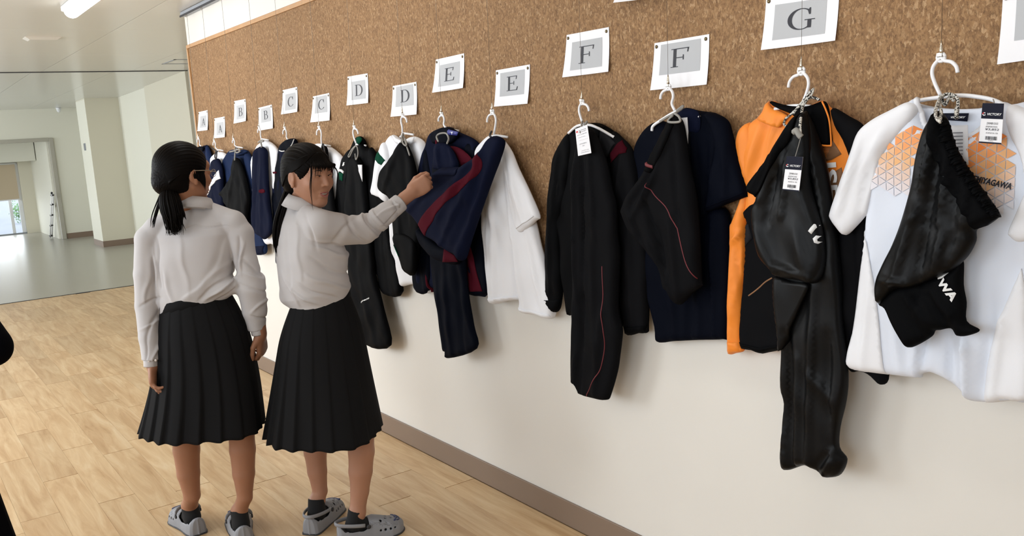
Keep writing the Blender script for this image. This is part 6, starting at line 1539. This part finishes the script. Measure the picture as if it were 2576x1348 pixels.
    # eyes, brows, mouth
    for s in (-1, 1):
        V_ = []; F_ = []
        nseg = 12
        for k in range(nseg+1):
            t = -1+2*k/nseg; x = s*.031+t*.0135; yb = .0865-.010*((x/.045)**2)-.0012*t*t*2
            hgt = .0034*(1-t*t)**.6
            V_ += [L(x, yb+.0005, .0075+hgt*.8+s*t*.0008), L(x, yb+.0010, .0075-hgt*.7+s*t*.0008)]
        for k in range(nseg): F_.append((2*k, 2*k+1, 2*k+3, 2*k+2))
        o = link_mesh('eye', V_, F_, 'eye', e)
        strand(None, [L(s*.016, .0905, .026), L(s*.030, .0895, .030), L(s*.046, .080, .026)], .0020, bp := [], 6); multi('eyebrow', bp, 'brow', e)
        strand(None, [L(s*.0165, .0868, .0085), L(s*.031, .0858, .0122), L(s*.0455, .078, .009)], .0013, bp2 := [], 5); multi('eyelashes', bp2, 'brow', e)
    V1, F1 = tube_data(catmull([L(-.020, .0845, -.0545), L(-.007, .0925, -.0515), L(0, .0932, -.0525), L(.007, .0925, -.0515), L(.020, .0845, -.0545)], 4), [.0012]+[.0033]*15+[.0012], 8, .75)
    lp = link_mesh('lips', V1, F1, 'lip', e)
    V1, F1 = tube_data(catmull([L(-.019, .0840, -.0575), L(0, .0918, -.0668), L(.019, .0840, -.0575)], 6), [.0012]+[.0042]*11+[.0012], 8, .8); link_mesh('lower_lip', V1, F1, 'lip', lp)
    V1, F1 = tube_data(catmull([L(-.013, .0845, -.0575), L(0, .0885, -.0578), L(.013, .0845, -.0575)], 6), [.0025]*13, 8, .8); link_mesh('teeth', V1, F1, 'teeth', lp)
    for x in (-1, 1): pass
    sock(e, hlF, tF, aF, aF+np.array([0, 0, .012])); sock(e, hlN, tN, aN, aN+np.array([0, 0, .012]))
    clog(e, hlF-dF*.012, tF, -1); clog(e, hlN-dN*.012, tN, 1)
    return e

# ------------------------------------------------------------------ person at the left edge, only an elbow and a skirt edge in view
def person_edge():
    D0 = 2.2
    e = empty('person', pp(-305, 1348, D0)*np.array([1, 1, 0]), 'person in black at the left edge, only the bent elbow in view', 'person')
    Fb = frame(rc(0, 1)); c0 = pp(-305, 800, D0)
    B = lambda r, f, z: np.array([c0[0], c0[1], 0])+HR*r+HF*f+np.array([0, 0, z])
    hc = B(0, .02, 1.52); nb = B(0, 0, 1.37)
    v = Vol(B(-.40, 0, 0)-np.array([.30, .45, -.01]), B(.40, 0, 1.66)+np.array([.30, .35, 0]), .0045)
    lo = np.array([c0[0]-.45, c0[1]-.45, .01]); hi = np.array([c0[0]+.45, c0[1]+.45, 1.66])
    v = Vol(lo, hi, .0045)
    Fh = frame(rc(.3, 1))
    head_into(v, hc, Fh); neck_into(v, hc, Fh, nb)
    v.loft([(B(0, 0, .82), .145, .10), (B(0, 0, .95), .12, .09), (B(0, 0, 1.12), .13, .09), (B(0, 0, 1.28), .14, .08), (B(0, 0, 1.36), .06, .05)], Fb[0])
    elb = pp(-26, 876, 2.14)
    for s in (-1, 1):
        E_ = elb if s == 1 else B(-.25, .02, 1.06)
        W_ = B(s*.10, .22, 1.02)
        v.chain([(B(s*.165, 0, 1.31), .045), (E_, .036), (W_, .024)])
        hand_into(v, W_, HR*(-s)+HF*.3, -HF, np.array([0, 0, 1.]))
        v.chain([(B(s*.08, 0, .85), .085), (B(s*.085, 0, .46), .052), (B(s*.09, -.01, .32), .05), (B(s*.09, 0, .11), .03)], .02)
        hl = B(s*.09, -.06, 0); foot_into(v, hl.copy(), B(s*.11, .2, 0), B(s*.09, 0, .105))
    V, Q = v.mesh(); np_mesh('body', V, Q, 'skin2', e)
    v = Vol(lo+np.array([0, 0, .85]), hi-np.array([0, 0, .25]), .0045)
    v.loft([(B(0, 0, .90), .150, .115), (B(0, 0, 1.0), .145, .112), (B(0, 0, 1.15), .155, .118), (B(0, 0, 1.28), .160, .10), (B(0, 0, 1.34), .10, .07), (B(0, 0, 1.38), .06, .055)], Fb[0])
    for s in (-1, 1):
        E_ = elb if s == 1 else B(-.25, .02, 1.06)
        v.chain([(B(s*.155, 0, 1.32), .054), (E_*.5+B(s*.155, 0, 1.32)*.5, .056), (E_, .049), (B(s*.10, .22, 1.02)*.8+E_*.2, .040)], .02)
    V, Q = v.mesh(); N = vnormals(V, Q); V = shirt_folds(V, N, [], 2.2, .0018); np_mesh('jacket', V, Q, 'jersey', e)
    skirt_mesh(e, B(0, 0, .95), B(0, 0, .44), Fb, (.135, .11), (.235, .20), n=20, seed=3, rows=24, m='jersey')
    v = Vol(hc-.15, hc+.15, .0045); L = lambda x, y, z: hc+Fh.T@np.array([x, y, z])
    v.ell(L(0, -.016, .030), (.083, .100, .091), Fh, .02); v.ell(L(0, -.045, -.045), (.080, .060, .09), Fh, .03); v.ell(L(0, .100, -.020), (.066, .075, .090), Fh, .02, True)
    V, Q = v.mesh(); np_mesh('hair', V, Q, 'hair', e)
    for s in (-1, 1):
        hl = B(s*.09, -.065, 0); tt = B(s*.11, .2, 0); sock(e, hl, tt, None, B(s*.09, 0, .11)); clog(e, hl, tt, s)
    return e
person_back()
person_reach()
person_edge()
